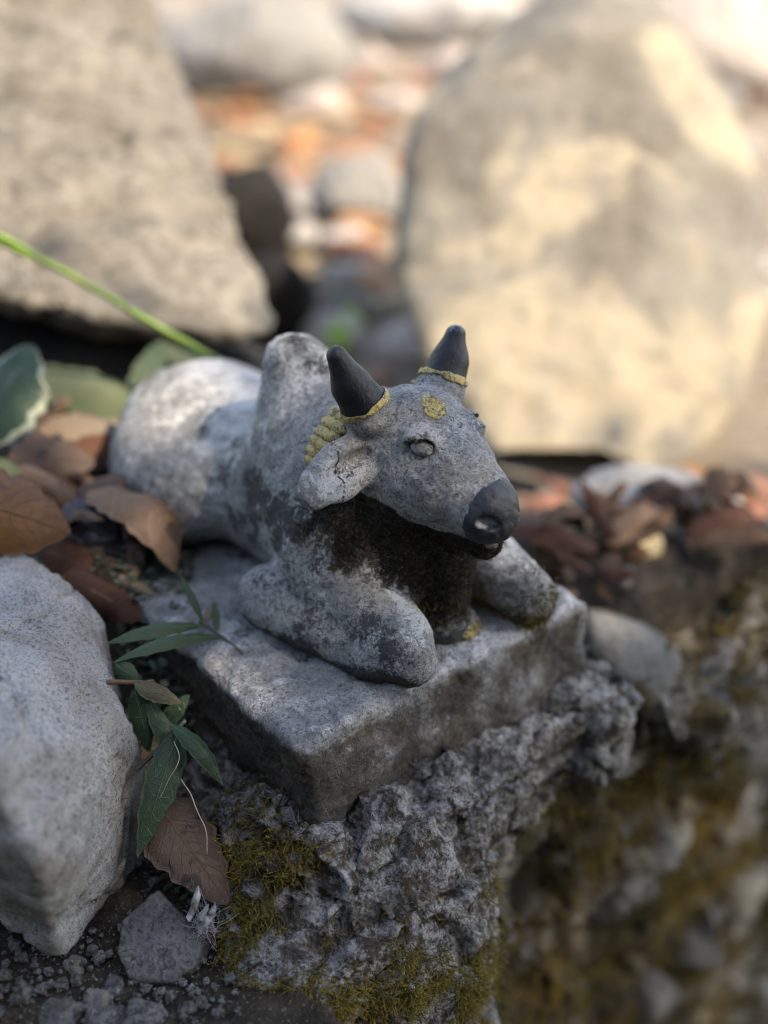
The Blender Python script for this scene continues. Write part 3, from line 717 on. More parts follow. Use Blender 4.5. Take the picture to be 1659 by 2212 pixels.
def statue_attrs(P, N):
    th = (P - np.array([m, .035, .087])); tt = th @ HA; nn = th @ HN
    # moss line runs under ear and cheek to the lower lip
    nb = fbm(P, 90, 3, 71)
    line = -.0135 - .004 * nb - .0015 * np.clip(tt / .04, -1, 1) + .0055 * sst(.034, .046, tt)
    on_head = sst(-.028, -.016, tt + .008 * nb) * sst(.070, .050, P[:, 1] + .016 * nb)
    mo = on_head * sst(.003, -.003, nn - line) * sst(.024, .058, P[:, 2] + .016 * nb)
    throat = gauss(P, (m, .030, .045), (.028, .022, .028)) * 1.6 * (P[:, 1] < .050) + .8 * gauss(P, (.064, .052, .058), (.014, .012, .016))
    bell = gauss(P, (.0915, .018, .035), (.016, .014, .030)) * 1.6
    leg2 = .75 * gauss(P, (.127, .004, .006), (.012, .014, .012)) + .35 * gauss(P, (.120, .02, .012), (.007, .02, .010))
    gap = gauss(P, (.072, .022, .012), (.008, .016, .020)) * .8
    crk = np.exp(-((P[:, 0] - .0455 - .0016 * fbm(P, 260, 3, 77) - .25 * (P[:, 2] - .085)) / (.0006 + .0004 * fbm(P, 300, 2, 78))) ** 2) * (P[:, 2] > .074) * (P[:, 2] < .099) * (P[:, 1] < .06) * 1.0
    mo = np.maximum(mo, crk)
    moss = np.clip(np.maximum(mo, np.maximum(throat, np.maximum(bell, np.maximum(leg2, gap)))), 0, 1.2)
    dark = .41 + .42 * fbm(P, 70, 4, 72) + .16 * gauss(P, (.046, .045, .02), (.016, .035, .018)) + .35 * gauss(P, (.052, .085, .055), (.015, .025, .02)) - .15 * gauss(P, (m, .2, .07), (.06, .05, .03))
    dark = np.where((tt > -.02) & (P[:, 2] > .06) & (P[:, 1] < .06), .30 + .26 * nb, dark)
    for s_ in (-1, 1): dark = dark + .45 * gauss(P, (m + s_ * .0375, .0335, .0880), (.010, .004, .0030))
    for e_ in EYE: dark = dark + .26 * np.exp(-((np.linalg.norm(P - e_, axis=1) - .0045) / .0016) ** 2)
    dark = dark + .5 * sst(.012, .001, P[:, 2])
    white = .24 + .38 * fbm(P, 70, 4, 73) + .60 * gauss(P, (.062, .045, .046), (.012, .022, .012)) + .75 * gauss(P, (.066, .02, .030), (.007, .028, .012)) + .25 * gauss(P, (.05, .02, .022), (.012, .03, .012)) + .35 * gauss(P, (.047, .070, .028), (.012, .012, .012))  # whites on foreleg, back and hump double as painted highlights
    white = white + .55 * gauss(P, (.045, .034, .084), (.02, .01, .010)) + .35 * gauss(P, (m, .16, .07), (.06, .10, .05)) + .35 * gauss(P, (m, .118, .09), (.02, .02, .03))
    white = white + .40 * gauss(P, (.125, .03, .03), (.014, .04, .018)); dark = dark - .12 * gauss(P, (.125, .03, .025), (.02, .04, .02))
    face = sst(0, 1, tt)
    brown = np.clip(.10 * nb, 0, 1)
    return {'moss': moss, 'white': white, 'dark': dark, 'face': face, 'brown': brown}
Nn = normals(V, Q)
BULL = (V, Q, Nn)
pmat = {'bell_rim': M['gold'], 'muzzle': M['nose'], 'horn_r': M['black'], 'horn_l': M['black']}
pname = {'ear_r': 'ear', 'ear_l': 'ear', 'horn_r': 'horn', 'horn_l': 'horn', 'front_leg2': 'front_leg', 'hind_leg2': 'hind_leg'}
POBJ = {}
for k, nm in enumerate(names):
    sel = lab == k
    if not sel.any(): continue
    v, q, idx = split(V, Q, sel)
    at = statue_attrs(v, Nn[idx])
    if nm.startswith('horn'):
        tipz = {'horn_r': .1285, 'horn_l': .1270}[nm]
        at['white'] = (.85 if nm == 'horn_l' else .25) * sst(tipz - .006, tipz + .005, v[:, 2])
    if nm == 'muzzle': at['white'] = .75 * np.maximum(gauss(v, hp(.0520, -.0105, .0036), (.0046, .0046, .0022)), gauss(v, hp(.0545, .0105, .0012), (.004, .004, .0026))) * 1.4
    o = mesh_obj(pname.get(nm, nm), v, q, pmat.get(nm, M['statue']), statue, attrs=at)
    POBJ[nm] = o
# eyes: ball with a lid rim
for i, e in enumerate(EYE):
    s = -1 if i == 0 else 1
    out = np.array([s * .80, 0, 0]) + HN * .55 + HA * .1; out /= np.linalg.norm(out)
    def es(P, e=e, out=out):
        c = e - out * .0020
        b = ell(P, c, (.0037, .0052, .0035))
        ax2 = np.cross(out, HA); ax2 /= np.linalg.norm(ax2)
        q = P - c
        pup = ell(P, c + out * .0030 + HA * .0016 - HN * .0014, (.0014, .0014, .0012))
        lid = rcone(P, c + out * .0012 - HA * .0036 + HN * .0018, c + out * .0014 + HA * .0036 + HN * .0022, .0009, .0007)
        return smin(smin(b, pup, .0004), lid, .0008) + .0004 * fbm(P, 450, 2, 5)
    v, q = surface_nets(es, e - .009, e + .009, .00055)
    at = statue_attrs(v, v); at['moss'] *= 0; at['white'] = at['white'] + .1
    mesh_obj('eye', v, q, M['statue'], statue, attrs=at)
# painted gold rings round the horn roots
def ring_mesh(c, ax, r0, r1, wid, nseg=48, nr=5, amp=.0007, seed=0):
    ax = ax / np.linalg.norm(ax); t = np.cross(ax, [0, 1, 0]); t /= np.linalg.norm(t); b = np.cross(ax, t)
    vs_, q_ = [], []
    A_ = np.linspace(0, 2 * math.pi, nseg, endpoint=False)
    w = 1 + .35 * np.sin(A_ * 3 + seed) + .2 * np.sin(A_ * 7 + seed * 2)
    for j in range(nr + 1):
        f = j / nr
        off = (f - .5) * wid * w; rad = r0 + (r1 - r0) * f + .0003 * math.sin(math.pi * f)
        for a, o_ in zip(A_, off): vs_.append(c + ax * o_ + (t * math.cos(a) + b * math.sin(a)) * rad)
    for j in range(nr):
        for i in range(nseg): q_.append((j * nseg + i, j * nseg + (i + 1) % nseg, (j + 1) * nseg + (i + 1) % nseg, (j + 1) * nseg + i))
    return np.array(vs_), np.array(q_)
for s, nm, tip in ((-1, 'horn_r', (m - .0310, .0490, .1290)), (1, 'horn_l', (m + .0315, .0480, .1235))):
    base = np.array([m + s * .0190, .0435, .1035]); ax = np.array(tip) - base; ax /= np.linalg.norm(ax)
    v, q = ring_mesh(base + ax * .0052, ax, .0107, .0101, .0026, seed=s + 3)
    v = v + .0006 * fbm(v, 350, 3, 81)[:, None]
    mesh_obj('gold_band', v, q, M['gold'], POBJ[nm])
# patches laid on the skin: forehead mark (a thin coat of paint following the surface)
def skin_patch(center, nrm, ru, rv, upv, raise_=.0003, nr=12, na=40, seed=0):
    nrm = nrm / np.linalg.norm(nrm); upv = upv - nrm * (upv @ nrm); upv /= np.linalg.norm(upv); sd = np.cross(upv, nrm)
    pts = [(0, 0)]
    for j in range(1, nr + 1):
        for i in range(na):
            a = 2 * math.pi * i / na; k = 1 + .07 * math.sin(3 * a + seed) + .05 * math.sin(7 * a + 2 * seed)
            pts.append((math.cos(a) * j / nr * ru * k, math.sin(a) * j / nr * rv * k))
    P = np.array([center + nrm * .008 + sd * a + upv * b for a, b in pts])
    for _ in range(40): P = P - nrm * (bull_sdf(P) * .8)[:, None]
    rad = np.array([0] + [j / nr for j in range(1, nr + 1) for _ in range(na)])
    rel = .00028 * np.sin(rad * 22)
    P = P + nrm * (raise_ + .0009 * np.clip(1 - rad, 0, .15) / .15 + rel)[:, None]
    q = [(0, 1 + i, 1 + (i + 1) % na, 1 + (i + 1) % na) for i in range(na)]
    tri = [(0, 1 + i, 1 + (i + 1) % na) for i in range(na)]
    for j in range(nr - 1):
        for i in range(na):
            a, b2 = 1 + j * na + i, 1 + j * na + (i + 1) % na
            tri += [(a, a + na, b2), (b2, a + na, b2 + na)]
    return P, np.array(tri)
v, q = skin_patch(hp(.0045, -.0025, .0245), HN + HA * .15, .0050, .0062, HA)
mesh_obj('forehead_mark', v, q, M['gold'], statue)
# collar of gold discs behind the ears
for i in range(18):
    a = math.radians(-122 + 9.5 * i) if i < 9 else math.radians(46 + 9.5 * (i - 9))
    c = np.array([m, .058, .079]) + np.array([math.sin(a) * .0315, math.cos(a) * -.004, math.cos(a) * .0290])
    c[1] += .010 * (1 - math.cos(a))*.5
    v, q = surface_nets(lambda P, c=c, a=a: ell(P, (0, 0, 0), (.0034, .0088, .0020), rotm('Y', math.degrees(a))), (-.009,) * 3, (.009,) * 3, .0012)
    v = v + .0006 * fbm(v + c, 400, 3, 80)[:, None]
    mesh_obj('collar_disc', v + c, q, M['gold'], statue)
# plinth
def plinth_sdf(P):
    f = sbox(P, (0, 0, -.056), (.16, .262, 0), .0035)
    side = (-P[:, 0] - .004 - .10 * (P[:, 2] + .02)) * .95
    fr = (-P[:, 1] - .0005 + .10 * (P[:, 2])) * .95
    f = sbox(P, (-.02, -.02, -.060), (.162, .262, 0), .003)
    f = smax(f, side + .003, .004); f = smax(f, fr, .004)
    for c, r in (((-.004, -.004, .003), (.012, .014, .008)), ((.045, -.005, .002), (.016, .009, .005)), ((.118, -.005, .003), (.014, .010, .006)), ((-.004, .045, .002), (.008, .018, .005)), ((.03, -.006, -.055), (.02, .012, .012)), ((.162, .01, .002), (.006, .02, .006))):
        f = smax(f, -ell(P, c, r), .004)
    return f + .0016 * vnoise(P * 90, 3) * sst(.03, .0, np.abs(P[:, 2] + .002))
V2, Q2 = surface_nets(plinth_sdf, (-.03, -.03, -.068), (.17, .27, .008), .00135)
V2 = displaced(V2, Q2, [(24, .0034, 3, False, 61), (100, .0018, 3, False, 62), (280, .0009, 3, True, 63)])
lowm = sst(-.022, -.05, V2[:, 2]) * ((V2[:, 1] < .004) | (V2[:, 0] < .006))
V2 = V2 + normals(V2, Q2) * (lowm * (.004 * fbm(V2, 60, 3, 66, .5, True) + .0035 * fbm(V2, 25, 3, 67)))[:, None]
vert = sst(-.001, -.010, V2[:, 2])
nb = fbm(V2, 45, 4, 64)
at = {'moss': np.clip(.30 * sst(-.02, -.055, V2[:, 2]) * (.6 + nb) + .55 * gauss(V2, (.070, .018, 0), (.010, .012, .01)) + .5 * gauss(V2, (.128, -.002, -.005), (.010, .01, .015)), 0, 1),
      'white': .28 + .40 * nb + .30 * (1 - vert) * gauss(V2, (.10, .0, 0), (.05, .03, .02)) + .12 * (1 - vert) - .30 * vert,  # top whitened and sides dulled: highlight put into the colour
      'dark': .30 + .5 * fbm(V2, 40, 4, 65) + .35 * gauss(V2, (.035, .05, 0), (.02, .03, .02)) * (1 - vert) + .42 * vert * sst(.01, -.002, V2[:, 0]) + .10 * vert,  # left face also darkened, its shade painted in
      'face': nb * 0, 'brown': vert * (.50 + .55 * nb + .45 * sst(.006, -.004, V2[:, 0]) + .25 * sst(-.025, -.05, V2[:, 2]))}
mesh_obj('plinth', V2, Q2, M['statue'], statue, attrs=at)

# ------------------------------------------------------------------ moss
def sample_mesh(V, Q, n, mask=None):
    T = np.concatenate([Q[:, :3], Q[:, [0, 2, 3]]]) if Q.shape[1] == 4 else Q
    e1 = V[T[:, 1]] - V[T[:, 0]]; e2 = V[T[:, 2]] - V[T[:, 0]]; cr = np.cross(e1, e2); ar = np.linalg.norm(cr, axis=1) / 2
    w = ar.copy()
    if mask is not None: w *= mask(V[T].mean(1), cr / np.maximum(2 * ar, 1e-12)[:, None])
    w /= w.sum(); i = rng.choice(len(T), n, p=w)
    a, b = rng.random(n), rng.random(n); f = a + b > 1; a[f], b[f] = 1 - a[f], 1 - b[f]
    return V[T[i, 0]] + e1[i] * a[:, None] + e2[i] * b[:, None], cr[i] / np.maximum(2 * ar[i], 1e-12)[:, None]
def strands(P, N, lmin, lmax, wid, droop=.6, curl=.5, seg=4, leaflets=5, spread=.5):
    n = len(P); L = rng.uniform(lmin, lmax, n)
    rd = rng.normal(size=(n, 3)); d = N + spread * rd; d /= np.linalg.norm(d, axis=1, keepdims=True)
    side = np.cross(d, rng.normal(size=(n, 3))); side /= np.linalg.norm(side, axis=1, keepdims=True)
    pts = [P - N * wid]; tips = []
    cur = d.copy(); axc = rng.normal(size=(n, 3)) * curl
    for k in range(seg):
        cur = cur + np.array([0, 0, -droop]) * (.5 / seg * 2) + np.cross(axc, cur) / seg
        cur /= np.linalg.norm(cur, axis=1, keepdims=True)
        pts.append(pts[-1] + cur * (L / seg)[:, None])
    Vs, Ts, tip = [], [], []
    base = 0
    side2 = np.cross(d, side)
    for k, p in enumerate(pts):                 # three-sided stalk
        w = wid * (1 - .75 * k / seg)
        for j in range(3):
            a = 2 * math.pi * j / 3
            Vs.append(p + (side * math.cos(a) + side2 * math.sin(a)) * w); tip.append(np.full(n, k / seg))
    idx = np.arange(n)
    for k in range(seg):
        for j in range(3):
            a0, a1 = k * 3 + j, k * 3 + (j + 1) % 3
            b0, b1 = a0 + 3, a1 + 3
            Ts.append(np.stack([a0 * n + idx, a1 * n + idx, b1 * n + idx], 1)); Ts.append(np.stack([a0 * n + idx, b1 * n + idx, b0 * n + idx], 1))
    nv = len(Vs)
    for l in range(leaflets):                   # leaflets along the stalk
        f = (l + .8) / leaflets * seg; k = min(int(f), seg - 1); t = f - k
        p = pts[k] * (1 - t) + pts[k + 1] * t; dr = pts[k + 1] - pts[k]; dr /= np.linalg.norm(dr, axis=1, keepdims=True)
        a = l * 2.4 + rng.random(n); o = side * np.cos(a)[:, None] + side2 * np.sin(a)[:, None]
        ll = wid * rng.uniform(3.0, 5.5, n)[:, None]
        Vs += [p + np.cross(dr, o) * wid * .9, p - np.cross(dr, o) * wid * .9, p + (o * .75 + dr * .8) * ll]
        tip += [np.full(n, f / seg)] * 2 + [np.full(n, min(1, f / seg + .35))]
        Ts.append(np.stack([nv * n + idx, (nv + 1) * n + idx, (nv + 2) * n + idx], 1)); nv += 3
    return np.concatenate(Vs), np.concatenate(Ts), np.concatenate(tip)
def to_photo(Pw):
    q = Pw - CO; z = q @ FW
    return VW / 2 + FPX * (q @ RT) / z, VH / 2 - FPX * (q @ UP) / z
def loc2w(P): return A3 + P[:, :1] * UU + P[:, 1:2] * VV + P[:, 2:3] * np.array([0, 0, 1.0])
def ellmask(ells, nsc, thr=-.05):
    def f(P, N):
        x, y = to_photo(loc2w(P)); r = np.zeros(len(P))
        for cx, cy, rx, ry, w in ells: r = np.maximum(r, w * np.exp(-1.2 * (((x - cx) / rx) ** 2 + ((y - cy) / ry) ** 2)))
        return r * sst(thr - .08, thr + .08, fbm(P, nsc, 3, 90)) + 1e-9
    return f
mossy = [(530, 1850, 90, 60, .9), (640, 1850, 50, 35, .8), (540, 1960, 70, 130, 1), (520, 2090, 60, 120, .9), (620, 2175, 200, 60, 1.3), (1010, 2110, 55, 150, 1), (900, 2170, 170, 65, 1.3), (990, 1975, 45, 30, .7), (880, 2085, 28, 45, .8), (690, 2030, 28, 60, .6), (440, 2160, 80, 60, .6), (1120, 1930, 80, 60, .7), (1270, 1750, 120, 60, .25), (520, 1700, 70, 60, .35)]
P, N = sample_mesh(*LEDGE, 14000, ellmask(mossy, 75, -.04))
v, q, t = strands(P, N, .003, .0095, .00028, .9, 1.3, 5, 8, .5)
tag(mesh_obj('moss', v, q, M['moss'], wall, attrs={'tip': t}), kind='stuff')
rusty = [(770, 1760, 60, 18, .8), (740, 1740, 30, 20, .8), (840, 1830, 30, 50, .5), (980, 1690, 20, 50, .4), (1230, 1560, 60, 40, .6), (1330, 1560, 60, 60, .6), (1020, 1600, 120, 30, .35), (870, 1950, 60, 60, .3)]
P, N = sample_mesh(*LEDGE, 700, ellmask(rusty, 80, -.05))
v, q, t = strands(P, N, .002, .005, .00028, .6, .7, 3, 5, .6)
tag(mesh_obj('moss', v, q, M['moss_gold'], wall, attrs={'tip': t}), kind='stuff')
def fmask(P, N): return sst(-.05, .20, fbm(P, 22, 3, 93)) * (P[:, 1] < .03) * sst(.55, .40, P[:, 0]) * (1 - .9 * gauss(P, (.142, .02, -.215), (.04, .06, .08))) + 1e-9
P, N = sample_mesh(*FACE, 9000, fmask)
v, q, t = strands(P, N, .008, .022, .0006, 1.6, .7, 4, 6, .5)
tag(mesh_obj('hanging_moss', v, q, M['moss_wall'], wall, attrs={'tip': t}), kind='stuff')
# dark moss under the jaw, rusty tufts on the far leg
def jmask(P, N):
    a = statue_attrs(P, N); return sst(.45, 1.0, a['moss'] + .5 * fbm(P, 130, 3, 95)) * (P[:, 2] > .004) * (P[:, 1] < .07) + 1e-9
P, N = sample_mesh(BULL[0], BULL[1], 6000, jmask)
v, q, t = strands(P, N, .0005, .0017, .00013, .5, 1.0, 3, 3, 1.2)
tag(mesh_obj('jaw_moss', v, q, M['moss_dark'], statue, attrs={'tip': t}), kind='stuff')
def lmask(P, N): return gauss(P, (.127, -.002, .008), (.010, .010, .014)) + .6 * gauss(P, (.112, .022, .010), (.006, .016, .008)) + .5 * gauss(P, (.080, .022, .015), (.008, .010, .015)) + .5 * gauss(P, (.0925, .0205, .004), (.016, .016, .006)) + 1e-9
P, N = sample_mesh(BULL[0], BULL[1], 900, lmask)
v, q, t = strands(P, N, .0015, .0042, .00024, .9, .7, 3, 5, .6)
tag(mesh_obj('rusty_moss', v, q, M['moss_gold'], statue, attrs={'tip': t}), kind='stuff')

# ------------------------------------------------------------------ leaves, stems, twigs
def bez(pts, n):
    pts = [np.array(p, float) for p in pts]; t = np.linspace(0, 1, n)[:, None]
    P = [np.repeat(p[None], n, 0) for p in pts]
    while len(P) > 1: P = [P[i] * (1 - t) + P[i + 1] * t for i in range(len(P) - 1)]
    return P[0]
def tube_mesh(C, r0, r1, ns=8, wob=0, seed=0):
    C = np.asarray(C); n = len(C); T = np.gradient(C, axis=0); T /= np.linalg.norm(T, axis=1, keepdims=True)
    a = np.cross(T, [0.3, .1, 1.0]); a /= np.linalg.norm(a, axis=1, keepdims=True); b = np.cross(T, a)
    r = np.linspace(r0, r1, n)[:, None]
    V = np.concatenate([C + (a * math.cos(2 * math.pi * j / ns) + b * math.sin(2 * math.pi * j / ns)) * r for j in range(ns)])
    V = V.reshape(ns, n, 3).transpose(1, 0, 2).reshape(-1, 3)
    Q = []
    for i in range(n - 1):
        for j in range(ns): Q.append((i * ns + j, i * ns + (j + 1) % ns, (i + 1) * ns + (j + 1) % ns, (i + 1) * ns + j))
    for e in (0, n - 1):                         # end caps
        for j in range(1, ns // 2): Q.append((e * ns + j - 1, e * ns + j, e * ns + ns - j - 1 if ns - j - 1 != j else e * ns + j, e * ns + ns - j if ns - j < ns else e * ns))
    Q = [q for q in Q if len(set(q)) == 4]
    V = np.array(V)
    if wob: V = V + wob * np.stack([fbm(V, 60, 2, seed), fbm(V, 60, 2, seed + 1), fbm(V, 60, 2, seed + 2)], 1)
    return V, np.array(Q)
def leaf_mesh(base, tip, width, bend=.1, curl=.6, roll=0, twist=0, fold=0, p=.85, q=.8, ruff=.04, nu=22, nv=10, seed=0, thick=.00025, nrm=None, side=0):
    base = np.array(base, float); tip = np.array(tip, float); L = np.linalg.norm(tip - base); ax = (tip - base) / L
    hint = np.array(nrm if nrm is not None else (CO - (base + tip) / 2), float); hint /= np.linalg.norm(hint)
    hint = hint + np.array([0, 0, .6])
    n = hint - ax * (hint @ ax); n /= np.linalg.norm(n)
    n = np.array(Quaternion(ax, math.radians(roll)) @ Vector(n)); s = np.cross(ax, n)
    t = np.linspace(0, 1, nu); w = np.linspace(-1, 1, nv)
    T, Wg = np.meshgrid(t, w, indexing='ij')
    prof = np.sin(math.pi * np.clip(T, 0, 1) ** p) ** q * (1 - .15 * T) + .02
    jag = 1 + .06 * np.sin(T * 41 + seed) * np.abs(Wg) + .05 * np.sin(T * 23 + seed * 2 + Wg)
    half = prof * width / 2 * jag
    ang = curl * Wg * prof
    c_ = np.where(abs(curl) > .01, 1.0, 0)
    lat = np.sin(ang) / (curl if abs(curl) > .01 else 1) * width / 2 * jag if abs(curl) > .01 else half * Wg
    hei = -(1 - np.cos(ang)) / (curl if abs(curl) > .01 else 1) * width / 2 + fold * np.abs(Wg) * half
    P0 = base + ax * 0
    arch = bend * L * np.sin(math.pi * T)
    sd = side * L * np.sin(math.pi * T)
    tw = np.radians(twist) * (T - .3)
    la = lat * np.cos(tw) - hei * np.sin(tw); he = lat * np.sin(tw) + hei * np.cos(tw)
    X = base + T[..., None] * L * ax + (la + sd)[..., None] * s + (he + arch)[..., None] * n
    V = X.reshape(-1, 3)
    nz = fbm(V * 1.0, 1.6 / max(width, .005), 3, 200 + seed) * ruff * width
    V = V + nz[:, None] * n
    uv = np.stack([T.ravel(), (Wg.ravel() + 1) / 2], 1)
    i = np.arange(nu * nv).reshape(nu, nv)
    Q = np.stack([i[:-1, :-1], i[1:, :-1], i[1:, 1:], i[:-1, 1:]], -1).reshape(-1, 4)
    N = normals(V, Q)
    k = len(V)
    rim = np.concatenate([i[0, :], i[1:, -1], i[-1, -2::-1], i[-2:0:-1, 0]])
    rq = np.stack([rim, np.roll(rim, -1), np.roll(rim, -1) + k, rim + k], 1)
    VV_ = np.concatenate([V, V - N * thick]); QQ = np.concatenate([Q, Q[:, ::-1] + k, rq[:, ::-1]])
    mid = X[:, nv // 2] * .5 + X[:, (nv - 1) // 2] * .5 + nz.reshape(nu, nv)[:, nv // 2][:, None] * n
    return VV_, QQ, np.concatenate([uv, uv]), mid, n
def leaf(name, label, base, tip, width, mat, parent=None, cat='leaf', group=None, rib='midrib', ribr=.0005, petiole=0, **kw):
    b = W3(*base) if len(base) == 3 else np.array(base[:3]); t = W3(*tip) if len(tip) == 3 else np.array(tip[:3])
    org = b if parent is None else np.zeros(3)
    V, Q, uv, mid, n = leaf_mesh(b, t, width, **kw)
    o = mesh_obj(name, V, Q, M[mat], parent, org, uv=uv)
    if label: tag(o, label, cat, group)
    if rib:
        C = mid - n * .0001
        if petiole: C = np.concatenate([[mid[0] - (mid[1] - mid[0]) * petiole], C])
        v, q = tube_mesh(C, ribr, ribr * .35, 6)
        mesh_obj('midrib', v - org, q, M[rib], o)
    return o
leaf('fallen_leaf', 'amber brown dead leaf with dark veins resting on the granite rock', (-110, 1080, .512), (152, 1150, .520), .046, 'leaf_amber', bend=.16, curl=.9, roll=8, ruff=.10, seed=1, nu=30, nv=16)
leaf('fallen_leaf', 'crumpled tan dead leaf leaning against the bull flank', (195, 1055, .553), (375, 1235, .528), .036, 'leaf_tan', bend=.22, curl=.8, roll=-28, ruff=.16, seed=2, nu=28, nv=14, side=-.10)
leaf('fallen_leaf', 'glossy purple black leaf between the amber and tan leaves', (140, 1090, .552), (250, 1165, .548), .026, 'leaf_purple', bend=.05, curl=.5, seed=3)
leaf('fallen_leaf', 'rolled dark reddish leaf above the granite rock corner', (132, 1245, .528), (305, 1335, .515), .022, 'leaf_red', bend=.10, curl=1.5, roll=10, ruff=.14, seed=4, q=.45)
leaf('fallen_leaf', 'thin rolled straw coloured leaf beside the reddish leaf', (248, 1240, .538), (374, 1314, .528), .011, 'leaf_straw', bend=.05, curl=2.0, ruff=.12, seed=5, q=.5)
leaf('garden_leaf', 'dark green variegated leaf with a cream ragged edge', (-80, 985, .60), (70, 745, .63), .052, 'leaf_varieg', bend=.10, curl=.5, roll=-20, ruff=.10, seed=6, nu=28, nv=16, side=.08)
leaf('fallen_leaf', 'broad pale green leaf lying under the tan slab', (300, 895, .665), (40, 800, .69), .034, 'leaf_pale', bend=.06, curl=.4, roll=8, seed=7, petiole=1.5)
leaf('garden_leaf', 'mid green leaf standing behind the bull rump', (288, 880, .675), (352, 735, .70), .020, 'leaf_mid', bend=.06, curl=.5, roll=15, seed=8)
leaf('garden_leaf', 'yellowish green leaf hanging under the long stem', (352, 745, .70), (470, 790, .69), .018, 'leaf_pale', bend=-.08, curl=.4, roll=-30, seed=88)
leaf('fallen_leaf', 'flat buff dead leaf under the broad pale green leaf', (90, 930, .62), (262, 930, .625), .022, 'leaf_straw', bend=.04, curl=.3, seed=9)
leaf('fallen_leaf', 'purplish red leaf tucked against the bull rump', (150, 1010, .60), (245, 945, .615), .024, 'leaf_red', bend=.06, curl=.5, seed=10)
leaf('fallen_leaf', 'dark brown leaf in shadow below the variegated leaf', (20, 985, .585), (210, 1000, .60), .032, 'leaf_spotty', bend=.05, curl=.5, seed=11)
leaf('fallen_leaf', 'pale olive leaf behind the amber leaf', (-60, 1030, .57), (50, 1020, .575), .022, 'leaf_pale', bend=.05, curl=.4, seed=12)
leaf('fallen_leaf', 'small brown leaf scrap behind the purple black leaf', (60, 1070, .565), (180, 1075, .57), .026, 'leaf_brown', bend=.08, curl=.6, seed=13)
leaf('fallen_leaf', 'dull red leaf pressed under the rolled reddish leaf', (100, 1190, .545), (215, 1240, .54), .024, 'leaf_red', bend=.03, curl=.4, seed=14)
leaf('fallen_leaf', 'black spotted brown leaf below the dark green sprig', (338, 1735, .462), (490, 1955, .452), .031, 'leaf_spotty', bend=.05, curl=.6, roll=-10, seed=15, nu=28, nv=14, p=.62, q=.7, ruff=.06)
r4 = np.random.default_rng(31)
for i in range(34):
    x, y = r4.uniform(-20, 330), r4.uniform(930, 1320)
    if y > 1180 and x < 130: continue
    dep = .66 - (y - 930) / 390 * .125; b = W3(x, y, dep + .012); a = r4.uniform(0, 6.28); L = r4.uniform(.02, .045)
    d = np.array([math.cos(a), math.sin(a) * .8, r4.uniform(-.3, .5)]); d /= np.linalg.norm(d); k = r4.random()
    g_ = float(ground_h(b[None])[0]); b[2] = min(max(b[2], g_ + .004), g_ + .05)
    kind = ('dark red dead leaf in the heap beside the bull', 'dark red leaves in the heap', 'leaf_red') if k < .4 else ('dark spotted leaf in the heap beside the bull', 'dark spotted leaves in the heap', 'leaf_spotty') if k < .75 else ('tan curled leaf in the heap beside the bull', 'tan curled leaves in the heap', 'leaf_tan')
    leaf('fallen_leaf', kind[0], tuple(b) + (0,), tuple(b + d * L) + (0,), L * r4.uniform(.35, .6), kind[2], group=kind[1], bend=r4.uniform(.05, .3), curl=r4.uniform(.5, 2.2), ruff=.25, seed=300 + i, nrm=(r4.normal() * .6, r4.normal() * .6 - .3, 1), rib=None)
# slender weed at the plinth corner
weed = empty('weed_plant', W3(545, 1440, .488)); W0 = np.array(weed.location)
tag(weed, 'slender narrow leaved green weed lying over the plinth corner', 'plant')
def wleaf(par, org, base, tip, width, mat, **kw):
    b, t = W3(*base) - org, W3(*tip) - org
    V, Q, uv, mid, n = leaf_mesh(b, t, width, nrm=CO - org - (b + t) / 2, **kw)
    o = mesh_obj('leaf', V, Q, M[mat], par, uv=uv)
    v, q = tube_mesh(mid, .0004, .00015, 5); mesh_obj('midrib', v, q, M['midrib_green'], o)
def wstem(par, org, pts, r0, r1, mat, name='stem'):
    v, q = tube_mesh(bez([W3(*p) - org for p in pts], 16), r0, r1, 7, .0008, 5); return mesh_obj(name, v, q, M[mat], par)
wstem(weed, W0, [(430, 1340, .498), (470, 1365, .50), (510, 1390, .497), (548, 1442, .488)], .0008, .0005, 'stem_grey')
wleaf(weed, W0, (452, 1352, .500), (228, 1392, .478), .0080, 'leaf_mid', bend=.09, curl=.6, roll=12, seed=20, p=1.15, q=1)
wleaf(weed, W0, (492, 1378, .500), (244, 1432, .472), .0078, 'leaf_mid', bend=.12, curl=.6, roll=14, seed=21, p=1.15, q=1)
wleaf(weed, W0, (442, 1352, .500), (388, 1240, .505), .0036, 'leaf_mid', bend=.10, curl=.4, seed=22, p=1, q=1)
wleaf(weed, W0, (470, 1362, .502), (462, 1300, .51), .0036, 'leaf_mid', bend=.08, curl=.4, seed=23)
wleaf(weed, W0, (248, 1432, .474), (302, 1475, .472), .0090, 'leaf_mid', bend=.06, curl=.7, roll=25, seed=24)
wleaf(weed, W0, (440, 1345, .503), (470, 1300, .512), .0050, 'leaf_straw', bend=.02, curl=.5, seed=25)
